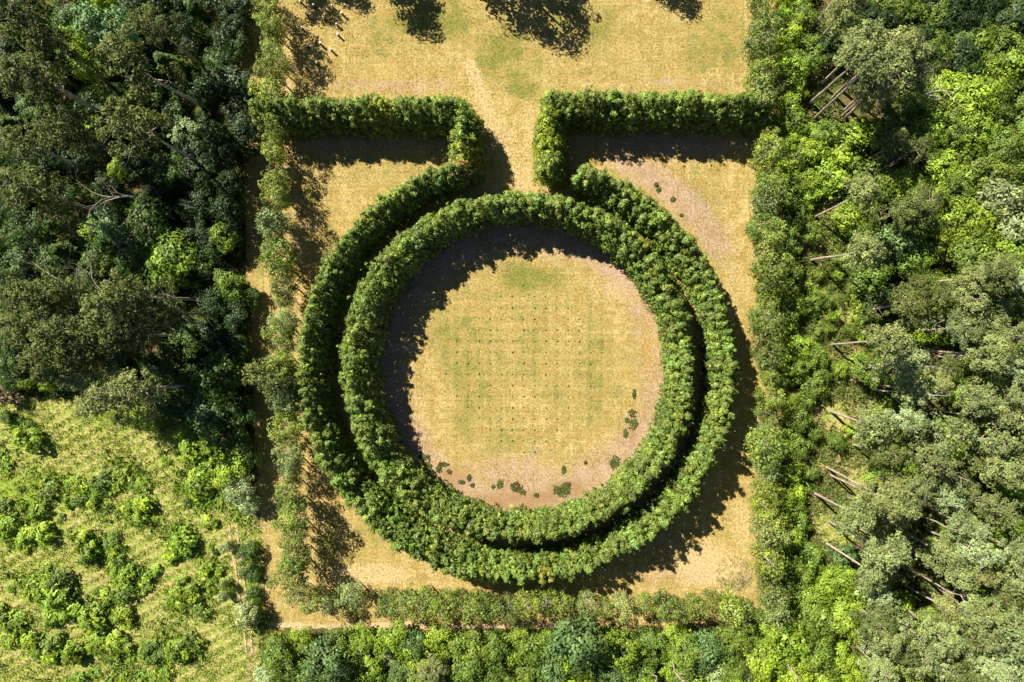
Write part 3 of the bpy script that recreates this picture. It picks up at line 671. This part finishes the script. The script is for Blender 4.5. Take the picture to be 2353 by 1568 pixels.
# tall pines whose feet stand at the edge of the clearing: trunks visible from the foot up
FEET = [(1872, 272, 2025, 155, 44, 1), (1860, 238, 1985, 110, 46, 1), (1942, 252, 2065, 175, 42, 1), (1863, 66, 1955, -35, 40, 1), (1870, 500, 1968, 442, 38, 1), (1863, 598, 1972, 545, 42, 1),
        (1910, 792, 2056, 796, 38, 1), (1908, 945, 1999, 938, 46, 1), (1898, 1073, 2028, 1118, 38, 1), (1906, 1091, 2040, 1180, 36, .7), (1872, 1134, 1977, 1202, 46, 1), (1903, 1198, 2062, 1248, 44, .6), (1898, 1248, 1996, 1304, 44, 1),
        (2088, 1229, 2180, 1285, 42, .7), (2100, 1279, 2200, 1340, 42, .6), (2134, 1333, 2250, 1420, 44, .6), (2118, 806, 2262, 806, 44, .7), (2077, 1345, 2170, 1405, 40, .7), (1940, 1000, 1, 1, 0, 0)]
NOGO = []
for (x, y, cx_, cy_, r, vis) in FEET:
    if not r: continue
    q = math.hypot(cx_-NX, cy_-NY)/math.hypot(x-NX, y-NY); hc = CAMH*(1-1/q); v = RS.randint(len(PROTO['tallpine'])); (crown, trunk), R_, H_ = PROTO['tallpine'][v]
    s_ = r*MPP/R_; plant('tallpine', x, y, r, 'grey-green', base=True, var=v, hs=hc/.87/H_/min(1.35, max(.7, s_)), group=GR, noun='tall pine')
    PLACED[-1] = (*at(cx_, cy_, hc), r*MPP, 'pine')
    for t in np.linspace(0, vis*.72, 7): NOGO.append((x+(cx_-x)*t, y+(cy_-y)*t, 9))

def fill(poly, n, kinds, cols, rr, group, sep=.8, hs=(.8, 1.05), tries=4000, avoid=(), layer=('broadleaf', 'pine', 'understory', 'spruce')):
    xs = [p[0] for p in poly]; ys = [p[1] for p in poly]; k = 0
    for _ in range(tries):
        if k >= n: break
        x = RS.uniform(min(xs), max(xs)); y = RS.uniform(min(ys), max(ys))
        if not inside(np.array([x]), np.array([y]), poly)[0]: continue
        r = RS.uniform(*rr)
        if any(math.hypot(x-a, y-b) < q+r*.8 for a, b, q in NOGO): continue
        kd = kinds[RS.randint(len(kinds))]
        hc = {'pine': 11.5, 'broadleaf': 6, 'understory': 3, 'bush': .8, 'birch': 6, 'spruce': 4.5}[kd]
        wx, wy = at(x, y, hc); rm = r*MPP
        if any(math.hypot(wx-a, wy-b) < sep*(rm+c)*(.8 if d in layer else .5) for a, b, c, d in PLACED if (d in layer or d == kd)): continue
        plant(kd, x, y, r, cols[RS.randint(len(cols))], hs=RS.uniform(*hs), group=group); k += 1
    return k
MG, BG, DG, YG, BL, OL, GG, PG = 'mid green', 'bright green', 'dark green', 'yellow-green', 'blue-green', 'olive', 'grey-green', 'pale green'
cnt = {}
# left wood, what lies between the trees named above
cnt['left1'] = fill([(-30, -30), (560, -30), (562, 500), (565, 900), (590, 1120), (560, 1130), (500, 1020), (330, 950), (240, 900), (-30, 880)], 75, ['broadleaf', 'understory', 'understory', 'spruce', 'broadleaf'], ['shaded green', DG, DG, DG, DG, 'shaded green'], (28, 44), GL, .62, (.6, .8))  # dark greens stand for the shade inside the wood
# right of the right birch row: young trees and shrubs
cnt['left2'] = fill([(-30, -30), (545, -30), (550, 500), (555, 900), (580, 1120), (560, 1130), (500, 1000), (330, 930), (240, 900), (-30, 880)], 110, ['understory'], ['shaded green', DG, DG, DG], (26, 40), GL, .55, (.7, 1.1), layer=('understory',))  # shade under the tall trees put into the low trees' leaf colours
cnt['r1'] = fill([(1792, -30), (1890, -30), (1860, 210), (1880, 300), (1870, 520), (1862, 560), (1830, 600), (1820, 640), (1832, 720), (1835, 780), (1900, 800), (1890, 900), (1845, 960), (1840, 1150), (1870, 1300), (1860, 1400), (1800, 1400), (1796, 800)], 70, ['understory'], [MG, BG, BG, MG, MG, MG], (24, 38), GR, .60, (.75, 1.1))
cnt['r2'] = fill([(1880, 250), (2060, 215), (2150, 190), (2380, 140), (2380, 620), (2160, 600), (2000, 610), (1960, 600), (1885, 480)], 60, ['broadleaf', 'broadleaf', 'understory'], [MG, BG, BG, MG, MG, BG, MG], (34, 52), GR, .60, (.75, .95))
cnt['r3'] = fill([(1860, -30), (2390, -30), (2390, 160), (2150, 200), (1900, 130)], 28, ['broadleaf'], [MG, DG, DG], (38, 54), GR, .6, (.6, .9))
cnt['r4'] = fill([(2110, 590), (2380, 590), (2390, 1600), (2020, 1600), (2010, 1400), (2040, 1080), (2060, 950), (2100, 780), (2060, 700)], 78, ['pine', 'pine', 'pine', 'pine', 'pine', 'birch'], [GG, GG, OL, GG, PG], (34, 50), GR, .52, (.95, 1.1), layer=('pine', 'birch'))
cnt['r5'] = fill([(1985, 640), (2380, 590), (2390, 1600), (1980, 1600), (2000, 1400), (1990, 1180), (2000, 900)], 75, ['understory', 'understory', 'understory', 'broadleaf'], [MG, BG, YG, BG], (28, 42), GR, .60, (.6, .9), layer=('broadleaf', 'understory', 'spruce'))
cnt['r6'] = fill([(1740, 1430), (1860, 1400), (2040, 1400), (2060, 1600), (1720, 1600)], 30, ['broadleaf', 'understory', 'broadleaf'], [BG, YG, MG, BG, MG], (30, 46), GR, .60, (.75, .95))
cnt['b1'] = fill([(600, 1510), (650, 1476), (1350, 1478), (1740, 1468), (1740, 1610), (590, 1610)], 75, ['broadleaf', 'broadleaf', 'understory'], [MG, MG, BG, BL, BG, PG], (28, 46), GB, .58, (.7, .95))
cnt['r7'] = fill([(1860, 640), (1930, 560), (1985, 700), (1975, 900), (1990, 1080), (1960, 1300), (1900, 1330), (1890, 1240), (1860, 1100)], 20, ['understory', 'bush'], [MG, BG, MG], (14, 26), GR, .95, (.6, 1.0))
print('FILL', cnt)

# ------------------------------------------------------------------ bushes of the rough field
GF = 'bushes scattered over the rough field'
CLU = [(60, 1175, 90, 45, 12), (190, 1120, 70, 30, 8), (300, 1105, 60, 30, 6), (30, 1240, 50, 40, 8), (330, 1175, 60, 40, 7), (250, 1250, 60, 40, 10), (60, 1340, 70, 40, 12), (200, 1400, 70, 50, 12), (120, 1500, 90, 40, 14),
       (290, 1490, 60, 40, 10), (400, 1500, 70, 40, 9), (310, 1330, 60, 40, 9), (420, 1390, 70, 40, 9), (480, 1150, 60, 60, 8), (440, 1230, 60, 50, 7), (420, 1070, 70, 40, 6), (30, 1010, 60, 50, 4), (500, 1330, 40, 60, 4), (30, 1440, 40, 40, 5), (640, 1500, 40, 20, 4), (1960, 760, 30, 60, 3), (260, 1570, 120, 20, 8)]
nb = 0
for (cx, cy, sx, sy, n) in CLU:
    for _ in range(int(n*1.55)):
        x = RS.normal(cx, sx*.62); y = RS.normal(cy, sy*.6)
        if x > 560 and x < 580: continue
        plant('bush', x, y, (9+27*RS.rand()**1.8)*(1.0 if x < 1000 else .8), [BG, MG, BG, YG, MG, BG][RS.randint(6)], hs=RS.uniform(.55, 1.0), group=GF if x < 600 else None); nb += 1

# ------------------------------------------------------------------ rough grass tufts and litter (stuff)
def tufts(name, poly, n, hgt, wid, cols, mat, z=0.0, label=None, rows=False, near=None):
    rs = np.random.RandomState(n % 997); wp = [at(*p) for p in poly]
    x0, x1 = min(p[0] for p in wp), max(p[0] for p in wp); y0, y1 = min(p[1] for p in wp), max(p[1] for p in wp)
    Q = np.c_[rs.uniform(x0, x1, n*3), rs.uniform(y0, y1, n*3)]
    dens = np.sin(Q[:, 0]*.55+1.3*np.sin(Q[:, 1]*.4))+np.sin(Q[:, 1]*.8+Q[:, 0]*.33)+rs.normal(0, .8, len(Q))
    if rows: dens = dens*.7+1.1*np.sin((-Q[:, 0]*math.sin(math.radians(28))+Q[:, 1]*math.cos(math.radians(28)))*6.283/1.66)
    if near:
        dn = np.zeros(len(Q))
        for (cx, cy, sx, sy, k) in near:
            a, b = at(cx, cy); dn = np.maximum(dn, np.exp(-((Q[:, 0]-a)/(sx*MPP))**2-((Q[:, 1]-b)/(sy*MPP))**2))
        dens = dens*.9+dn*2.6-2.2
    Q = Q[inside(Q[:, 0], Q[:, 1], wp) & (dens > -.4)][:n]; m = len(Q); B = 5
    a = rs.rand(m, B)*6.28; dirv = np.stack([np.cos(a), np.sin(a)], -1); w = wid*rs.uniform(.6, 1.4, (m, B, 1)); hh = hgt*rs.uniform(.5, 1.4, (m, B))
    base = Q[:, None, :]+dirv*rs.uniform(0, .12, (m, B, 1)); perp = np.stack([-dirv[..., 1], dirv[..., 0]], -1)
    out = dirv*hh[..., None]*rs.uniform(.5, 1.0, (m, B, 1))
    v0 = np.concatenate([base-perp*w, np.full((m, B, 1), z)], -1); v1 = np.concatenate([base+perp*w, np.full((m, B, 1), z)], -1)
    v2 = np.concatenate([base+out+perp*w*.35, (z+hh)[..., None]], -1); v3 = np.concatenate([base+out-perp*w*.35, (z+hh)[..., None]], -1)
    V = np.stack([v0, v1, v2, v3], 2).reshape(-1, 3)
    ci = rs.randint(len(cols), size=(m, 1)); T = np.array(cols)[np.repeat(ci, B, 1)].reshape(-1, 3)*np.exp(rs.normal(0, .18, (m*B, 1)))
    o = new_obj(name, quads_mesh(V, T, name), mat); o.color = (1, 1, 1, 1)
    tag(o, label, 'grass', kind='stuff'); return o
tufts('grass', FIELD_POLY, 26000, .22, .07, [(0.42, 0.42, 0.12), (0.26, 0.39, 0.05), (0.38, 0.42, 0.09), (0.22, 0.36, 0.04), (0.52, 0.46, 0.20)], FOL, .02, 'rough yellow-green tussocky grass covering the lower left field', rows=True)
tufts('scrub', FIELD_POLY, 5200, .5, .13, [(0.15, 0.26, 0.03), (0.22, 0.36, 0.035), (0.18, 0.30, 0.05), (0.11, 0.20, 0.03)], FOL, .02, 'low tangled green scrub spreading between the bushes of the field', near=[(c[0], c[1], c[2]*.9, c[3]*.95, 0) for c in CLU])
tufts('grass', [(600, -20), (1795, -20), (1790, 1400), (1350, 1438), (640, 1438)], 36000, .045, .045, [(0.62, 0.48, 0.23), (0.44, 0.33, 0.13), (0.30, 0.29, 0.08), (0.70, 0.56, 0.30)], FOL, .01, 'short dry straw-coloured grass tufts over the mown lawn')
tufts('grass', CLEAR_POLY, 4500, .28, .07, [(0.34, 0.27, 0.10), (0.17, 0.20, 0.04), (0.26, 0.26, 0.07), (0.14, 0.20, 0.03)], FOL, .02, 'rough dry grass in the sandy clearing beside the right wood')
tufts('undergrowth', [(1795, -20), (1880, -20), (1990, 500), (2390, 500), (2390, 1600), (590, 1600), (600, 1455), (1700, 1440), (1800, 1400)], 30000, .45, .12, [(0.10, 0.16, 0.03), (0.15, 0.22, 0.04), (0.20, 0.20, 0.07), (0.09, 0.13, 0.03)], FOL, 0, 'low green undergrowth beneath the trees of the right wood')
tufts('undergrowth', [(-40, -20), (556, -20), (562, 500), (580, 950), (590, 1180), (540, 1150), (440, 960), (-40, 900)], 14000, .4, .12, [(0.06, 0.11, 0.025), (0.09, 0.14, 0.03)], FOL, 0, 'low dark undergrowth beneath the trees of the left wood')

# ------------------------------------------------------------------ the bollards with white tops
WHITE = noise_mat('white_cap_paint', (0.78, 0.78, 0.76), (0.84, 0.84, 0.82), 8, rough=.5, bump=.05)
POST = noise_mat('dark_post_wood', (0.07, 0.055, 0.045), (0.13, 0.105, 0.085), 9, rough=.8)
def lathe(prof, seg=20):
    V = []; Fq = []
    for (r, z) in prof:
        for j in range(seg): t = 6.28318*j/seg; V.append((r*math.cos(t), r*math.sin(t), z))
    for i in range(len(prof)-1):
        for j in range(seg): Fq.append((i*seg+j, i*seg+(j+1) % seg, (i+1)*seg+(j+1) % seg, (i+1)*seg+j))
    return mesh_from(V, Fq, 'l', smooth=False)
pm = lathe([(.001, -.05), (.16, -.05), (.16, .02), (.14, .06), (.14, .90), (.10, .94)]); cm = lathe([(.145, .88), (.17, .885), (.175, .96), (.165, .985), (.10, 1.0), (.001, 1.004)])
pm.materials.append(POST); cm.materials.append(WHITE)
BOL = [(273, 10), (555, 98), (778, 167), (928, 88), (1143, 260), (398, 285), (770, 352), (1030, 485), (305, 567), (1057, 707), (690, 891), (408, 951), (910, 1020), (614, 1305), (380, 1390)]
BT = ['topmost, at the photo edge in tree shade', 'on green grass left of the topmost shadow, near the top', 'with its shadow on a pale worn spot, in the upper middle', 'smallest one, right below the shadow at the top', 'farthest right of the upper group, beside pale flecks',
      'in tree shade at the left of the upper group', 'with a pale bare patch to its lower left', 'alone in the right of the middle group', 'dim bluish one deep in tree shade on the left', 'lower right one of the middle group on plain straw grass',
      'at the edge of a long tree shadow, centre', 'in dappled shade left of the long tree shadow', 'right below the tip of the long tree shadow', 'second lowest, right of the lowest one', 'lowest and nearest the hedge, beside the birch shade']
for i, (zx, zy) in enumerate(BOL):
    fx, fy = 840+zx*220/1568, zy*220/1568; x, y = at(fx/1.275, fy/1.275, 1.0)
    e = empty('bollard', (x, y, 0), 0, .78 if i in (3,) else (1.1 if i in (1, 6, 14) else 1.0)); tag(e, 'white-topped round bollard ' + BT[i], 'bollard', 'white-topped bollards on the upper left lawn')
    new_obj('post', pm, parent=e); new_obj('cap', cm, parent=e)

# ------------------------------------------------------------------ the grid of tiny clipped shrubs in the round lawn
rs = np.random.RandomState(5); sp_mesh = []
for v in range(4):
    d = unit(rs.normal(size=(90, 3))); d[:, 2] = np.abs(d[:, 2]); Pp = d*np.array([.15, .15, .26])*rs.uniform(.8, 1.05, (90, 1))+[0, 0, .05]
    V = leaf_quads(Pp, unit(d+rs.normal(0, .3, d.shape)), .12, rs); me = quads_mesh(V, np.exp(rs.normal(0, .2, (90, 1)))*np.ones((90, 3)), 'sapling'); me.materials.append(FOL); sp_mesh.append(me)
rows = [(395, 1251, 1, 1), (472, 1097, 6, 0), (551, 1021, 8, 0), (626, 945, 10, 0), (702, 868, 12, 0), (778, 793, 14, 0), (854, 793, 14, 0), (931, 715, 16, 0), (1007, 715, 16, 0), (1085, 793, 14, 0), (1160, 793, 14, 0), (1237, 870, 12, 0), (1314, 945, 10, 0), (1391, 1021, 8, 0), (1468, 1098, 6, 0), (1545, 1254, 2, 0)]
k = 0
for ri_, (zy, zx, n, _) in enumerate(rows):
    for j in range(n):
        X = zx+76.9*j; x, y = at((1000+X/2.353)/1.275, (667+(zy+j*.3)/2.353)/1.275)
        o = new_obj('clipped_shrub', sp_mesh[k % 4]); o.location = (x+rs.normal(0, .02), y+rs.normal(0, .02), 0.01); o.rotation_euler[2] = rs.rand()*6
        s = rs.uniform(.4, .85); o.scale = (s, s, s); o.color = (0.40, 0.42, 0.17, 1); k += 1
        where = f"{ordw(j+1)} from the left" if n > 1 else 'alone in its row'
        tag(o, f"tiny round shrub on the ring lawn, {ordw(ri_+1)} row from the top, {where}", 'shrub', 'tiny shrubs planted in a grid on the round lawn')

# ------------------------------------------------------------------ moss and heather cushions
def cushion(seed, rx, ry, sparse=1.0):
    rs = np.random.RandomState(seed); n = int(220*max(.3, rx*ry)*sparse)+30
    a = rs.rand(n)*6.28; q = np.sqrt(rs.rand(n))*(1+.14*np.sin(2*a+seed)+.12*np.sin(5*a+seed*2)+.1*np.sin(9*a)); Pp = np.c_[np.cos(a)*q*rx, np.sin(a)*q*ry, .04+.10*np.clip(1-q, 0, 1)+rs.uniform(0, .05, n)]
    N = unit(np.c_[rs.normal(0, .45, (n, 2)), np.ones(n)]); V = leaf_quads(Pp, N, .24, rs, .8)
    m = quads_mesh(V, np.exp(rs.normal(0, .25, (n, 1)))*np.ones((n, 3)), 'cushion'); m.materials.append(FOL); return m
MOSS = [(1186, 1120, 14, 12), (1290, 1128, 22, 12), (1148, 1113, 8, 9), (1133, 1118, 4, 4), (1018, 1067, 12, 6), (1008, 1078, 6, 9), (1032, 1084, 5, 5), (1060, 1108, 8, 4), (1085, 1115, 5, 4), (1078, 1098, 5, 7),
        (1455, 975, 9, 14), (1440, 966, 5, 6), (1453, 950, 9, 9), (1437, 997, 5, 10), (1457, 905, 4, 10), (1412, 1062, 12, 14), (1345, 1063, 3, 3), (1300, 1117, 10, 10), (975, 1050, 12, 8), (985, 1070, 8, 10),
        (1508, 425, 5, 4), (1513, 436, 6, 5), (1546, 458, 5, 5), (1565, 495, 3, 3), (1305, 1113, 6, 5), (1200, 1130, 8, 7), (1232, 1138, 6, 4), (1295, 1080, 5, 8)]
for i, (x, y, a, b) in enumerate(MOSS):
    o = new_obj('moss_cushion', cushion(i+60, a*MPP, b*MPP)); X, Y = at(x, y); o.location = (X, Y, 0.01); o.color = (0.10, 0.13, 0.02, 1) if i % 4 else (0.11, 0.10, 0.03, 1)
    tag(o, cat='moss', group='dark moss cushions on the bare ground'); REG.append((o, 'dark green' if i % 4 else 'brownish green', 'moss cushion', x, y))

# round earth mound in the lower right corner of the lawn
rs = np.random.RandomState(9); V = []; Fq = []; nr, ns = 14, 48
for i in range(nr+1):
    q = i/nr
    for j in range(ns):
        a = 6.28318*j/ns; r = 2.75*q*(1+.05*math.sin(3*a+1)); V.append((r*math.cos(a), r*math.sin(a), .55*(math.cos(math.pi*min(1, q))*.5+.5)+rs.normal(0, .02)*(q < .98)-.01))
for i in range(nr):
    for j in range(ns): Fq.append((i*ns+j, (i+1)*ns+j, (i+1)*ns+(j+1) % ns, i*ns+(j+1) % ns))
mx, my = at(1688, 1320); e = empty('earth_mound', (mx, my, 0)); tag(e, 'low round grassy earth mound in the lower right corner of the lawn', 'mound')
new_obj('earth', mesh_from(V, Fq, 'earth', smooth=True), noise_mat('mound_earth', (0.20, 0.21, 0.05), (0.48, 0.36, 0.19), 1.6, c3=(0.42, 0.30, 0.15)), e)
n = 900; a = rs.rand(n)*6.28; q = np.sqrt(rs.rand(n)); Pp = np.c_[np.cos(a)*q*2.7, np.sin(a)*q*2.7, .55*(np.cos(math.pi*q)*.5+.5)+.05]
keep = rs.rand(n) < np.where(Pp[:, 1] < -.6, .9, .35); Pp = Pp[keep]
g = new_obj('weeds', quads_mesh(leaf_quads(Pp, unit(np.c_[rs.normal(0, .5, (len(Pp), 2)), np.ones(len(Pp))]), .2, rs), np.exp(rs.normal(0, .3, (len(Pp), 1)))*np.ones((len(Pp), 3)), 'weeds'), FOL, e); g.color = (.17, .2, .05, 1); g['kind'] = 'stuff'

# ------------------------------------------------------------------ dead trees and fallen stems
def dead(px, py, H, seed, spread, tilt, rz, label, name='dead_tree', mat=DEAD, hc=0):
    me = dead_tree(seed, H, spread); x, y = at(px, py, hc)
    e = empty(name, (x, y, 0)); e.rotation_euler = (0, tilt, rz); tag(e, label, 'tree')
    new_obj('trunk', me, mat, e); PLACED.append((x, y, 1, 'dead')); return e
dead(235, 432, 17, 3, .8, math.radians(-4), math.radians(-20), 'bare dead tree with pale forked branches in the middle of the left wood', hc=13)
dead(2062, 262, 11, 5, .7, math.radians(32), math.radians(42), 'bare dead tree with pale twiggy crown beside the grey-green pines at upper right')
dead(1992, 418, 7.5, 8, .5, math.radians(58), math.radians(22), 'leaning white birch stem with bare twigs in the right wood', 'dead_birch_tree', BIRCH)
dead(185, 690, 18, 13, .8, 0, 1.0, 'bare pale branches rising among the olive pines at the left edge', hc=14)
def stem(px, py, h, rz, tilt, r, label, mat=BIRCH, name='leaning_birch_tree'):
    rs = np.random.RandomState(int(px)); tb = TB(); pts = [(0, 0, -.1)]+[(rs.normal(0, .12)*t*4, rs.normal(0, .12)*t*4, h*t) for t in (.2, .4, .6, .8, 1)]
    tb.add(pts, [r*1.2, r, r*.9, r*.75, r*.55, r*.15], 6)
    for _ in range(7):
        t = rs.uniform(.5, .95); a = rs.rand()*6.28; p = np.array([pts[-2][0]*t, pts[-2][1]*t, h*t]); tb.add([p, p+np.array([math.cos(a)*.9, math.sin(a)*.9, .8])], [r*.3, .01], 4)
    x, y = at(px, py); e = empty(name, (x, y, 0)); e.rotation_euler = (0, tilt, rz); tag(e, label, 'tree')
    new_obj('trunk', tb.mesh('trunk'), mat, e)
stem(1990, 832, 15, .1, .12, .09, 'thin white birch stem leaning right just above the middle clearing trees')
stem(2005, 895, 14, 0, .15, .10, 'thin white birch stem at the dark gap below the green trees of the clearing')
stem(1966, 1412, 10, -.7, .1, .11, 'white birch stem slanting in the yellow-green trees at lower right')
stem(1988, 1363, 13, -.6, .15, .1, 'long pale birch stem slanting between the lower right pines')
stem(2010, 745, 12, .15, .1, .09, 'pale thin stem in the green crowns right of the clearing')
stem(1712, 1372, 4, -.8, .7, .07, 'short white leaning stem at the corner of the birch rows by the mound')
for i, (x, y, h) in enumerate(((1492, 1520, 9), (1533, 1500, 10), (1788, 1500, 8), (1860, 1560, 8), (2120, 815, 12), (2095, 1060, 13), (2080, 1170, 13), (2110, 1320, 12))):
    stem(x, y, h, 0, .02, .13, ['reddish pine stem', 'slim reddish pine stem', 'leafless pine stem', 'short leafless pine stem', 'upright bare pine stem', 'tall bare pine stem', 'tall reddish pine stem', 'bare reddish pine stem'][i] +
         [' in the lower wood, left of a pair', ' in the lower wood, right of a pair', ' among lower wood crowns right of the birch row', ' at the bottom edge below the yellow-green trees', ' behind the highest clearing pine', ' right of the twin leaning pines', ' in a dark gap right of the clearing pines', ' low in the right pine wood'][i], BARK, 'bare_pine_tree')

# ------------------------------------------------------------------ labels: nearest landmark, direction and rank make each one unique
LMK = [('the top left corner', 0, 0), ("the left wood's bare dead tree", 225, 425), ('the big pale tree top left', 235, 65), ('the left straight hedge', 640, 255), ('the left edge midpoint', 0, 784),
       ('the wheel tracks', 540, 1330), ('the bottom left corner', 0, 1568), ('the lower left birch row corner', 670, 1380), ('the round mound', 1688, 1320), ('the bottom edge midpoint', 1176, 1568),
       ('the right straight hedge', 1765, 250), ('the top right corner', 2353, 0), ('the twiggy dead tree upper right', 2100, 180), ('the silvery right edge tree', 2320, 480), ('the right edge midpoint', 2353, 784),
       ('the bottom right corner', 2353, 1568), ('the sandy clearing', 1930, 980), ('the twin leaning pines', 1945, 1100), ("the left wood's olive pine clump", 200, 740), ("the field's upper edge", 250, 1000), ("the field's middle", 280, 1280),
       ("the ring lawn's lowest point", 1186, 1170), ('the lower right birch corner', 1770, 1400), ('the upper footpath', 1838, 650), ('the top edge midpoint', 1176, 0), ('the left birch row bulge', 620, 870), ("the ring lawn's right edge", 1514, 843)]
def sector(dx, dy):
    if abs(dx) < abs(dy)*.414: return 'above' if dy < 0 else 'below'
    if abs(dy) < abs(dx)*.414: return 'left of' if dx < 0 else 'right of'
    return ('up-' if dy < 0 else 'down-') + ('left of' if dx < 0 else 'right of')
info = []
for (o, c, noun, px, py) in REG:
    l = min(LMK, key=lambda q: math.hypot(px-q[1], py-q[2])); info.append((o, c, noun, px, py, l))
for (o, c, noun, px, py, l) in info:
    d0 = math.hypot(px-l[1], py-l[2]); s = sector(px-l[1], py-l[2])
    rk = 1+sum(1 for (o2, c2, n2, x2, y2, l2) in info if o2 is not o and c2 == c and n2 == noun and l2 is l and sector(x2-l[1], y2-l[2]) == s and math.hypot(x2-l[1], y2-l[2]) < d0)
    o['label'] = f"{c} {noun}, {'closest' if rk == 1 else ordw(rk)+' closest'} {s} {l[0]}"
for o in col.objects:
    if 'label' in o and len(o['label'].split()) > 16: print('LONG', o['label'])
print('THINGS', len([o for o in col.objects if o.parent is None]), 'BUSHES', nb, 'MAXWORDS', max(len(o['label'].split()) for o in col.objects if 'label' in o))
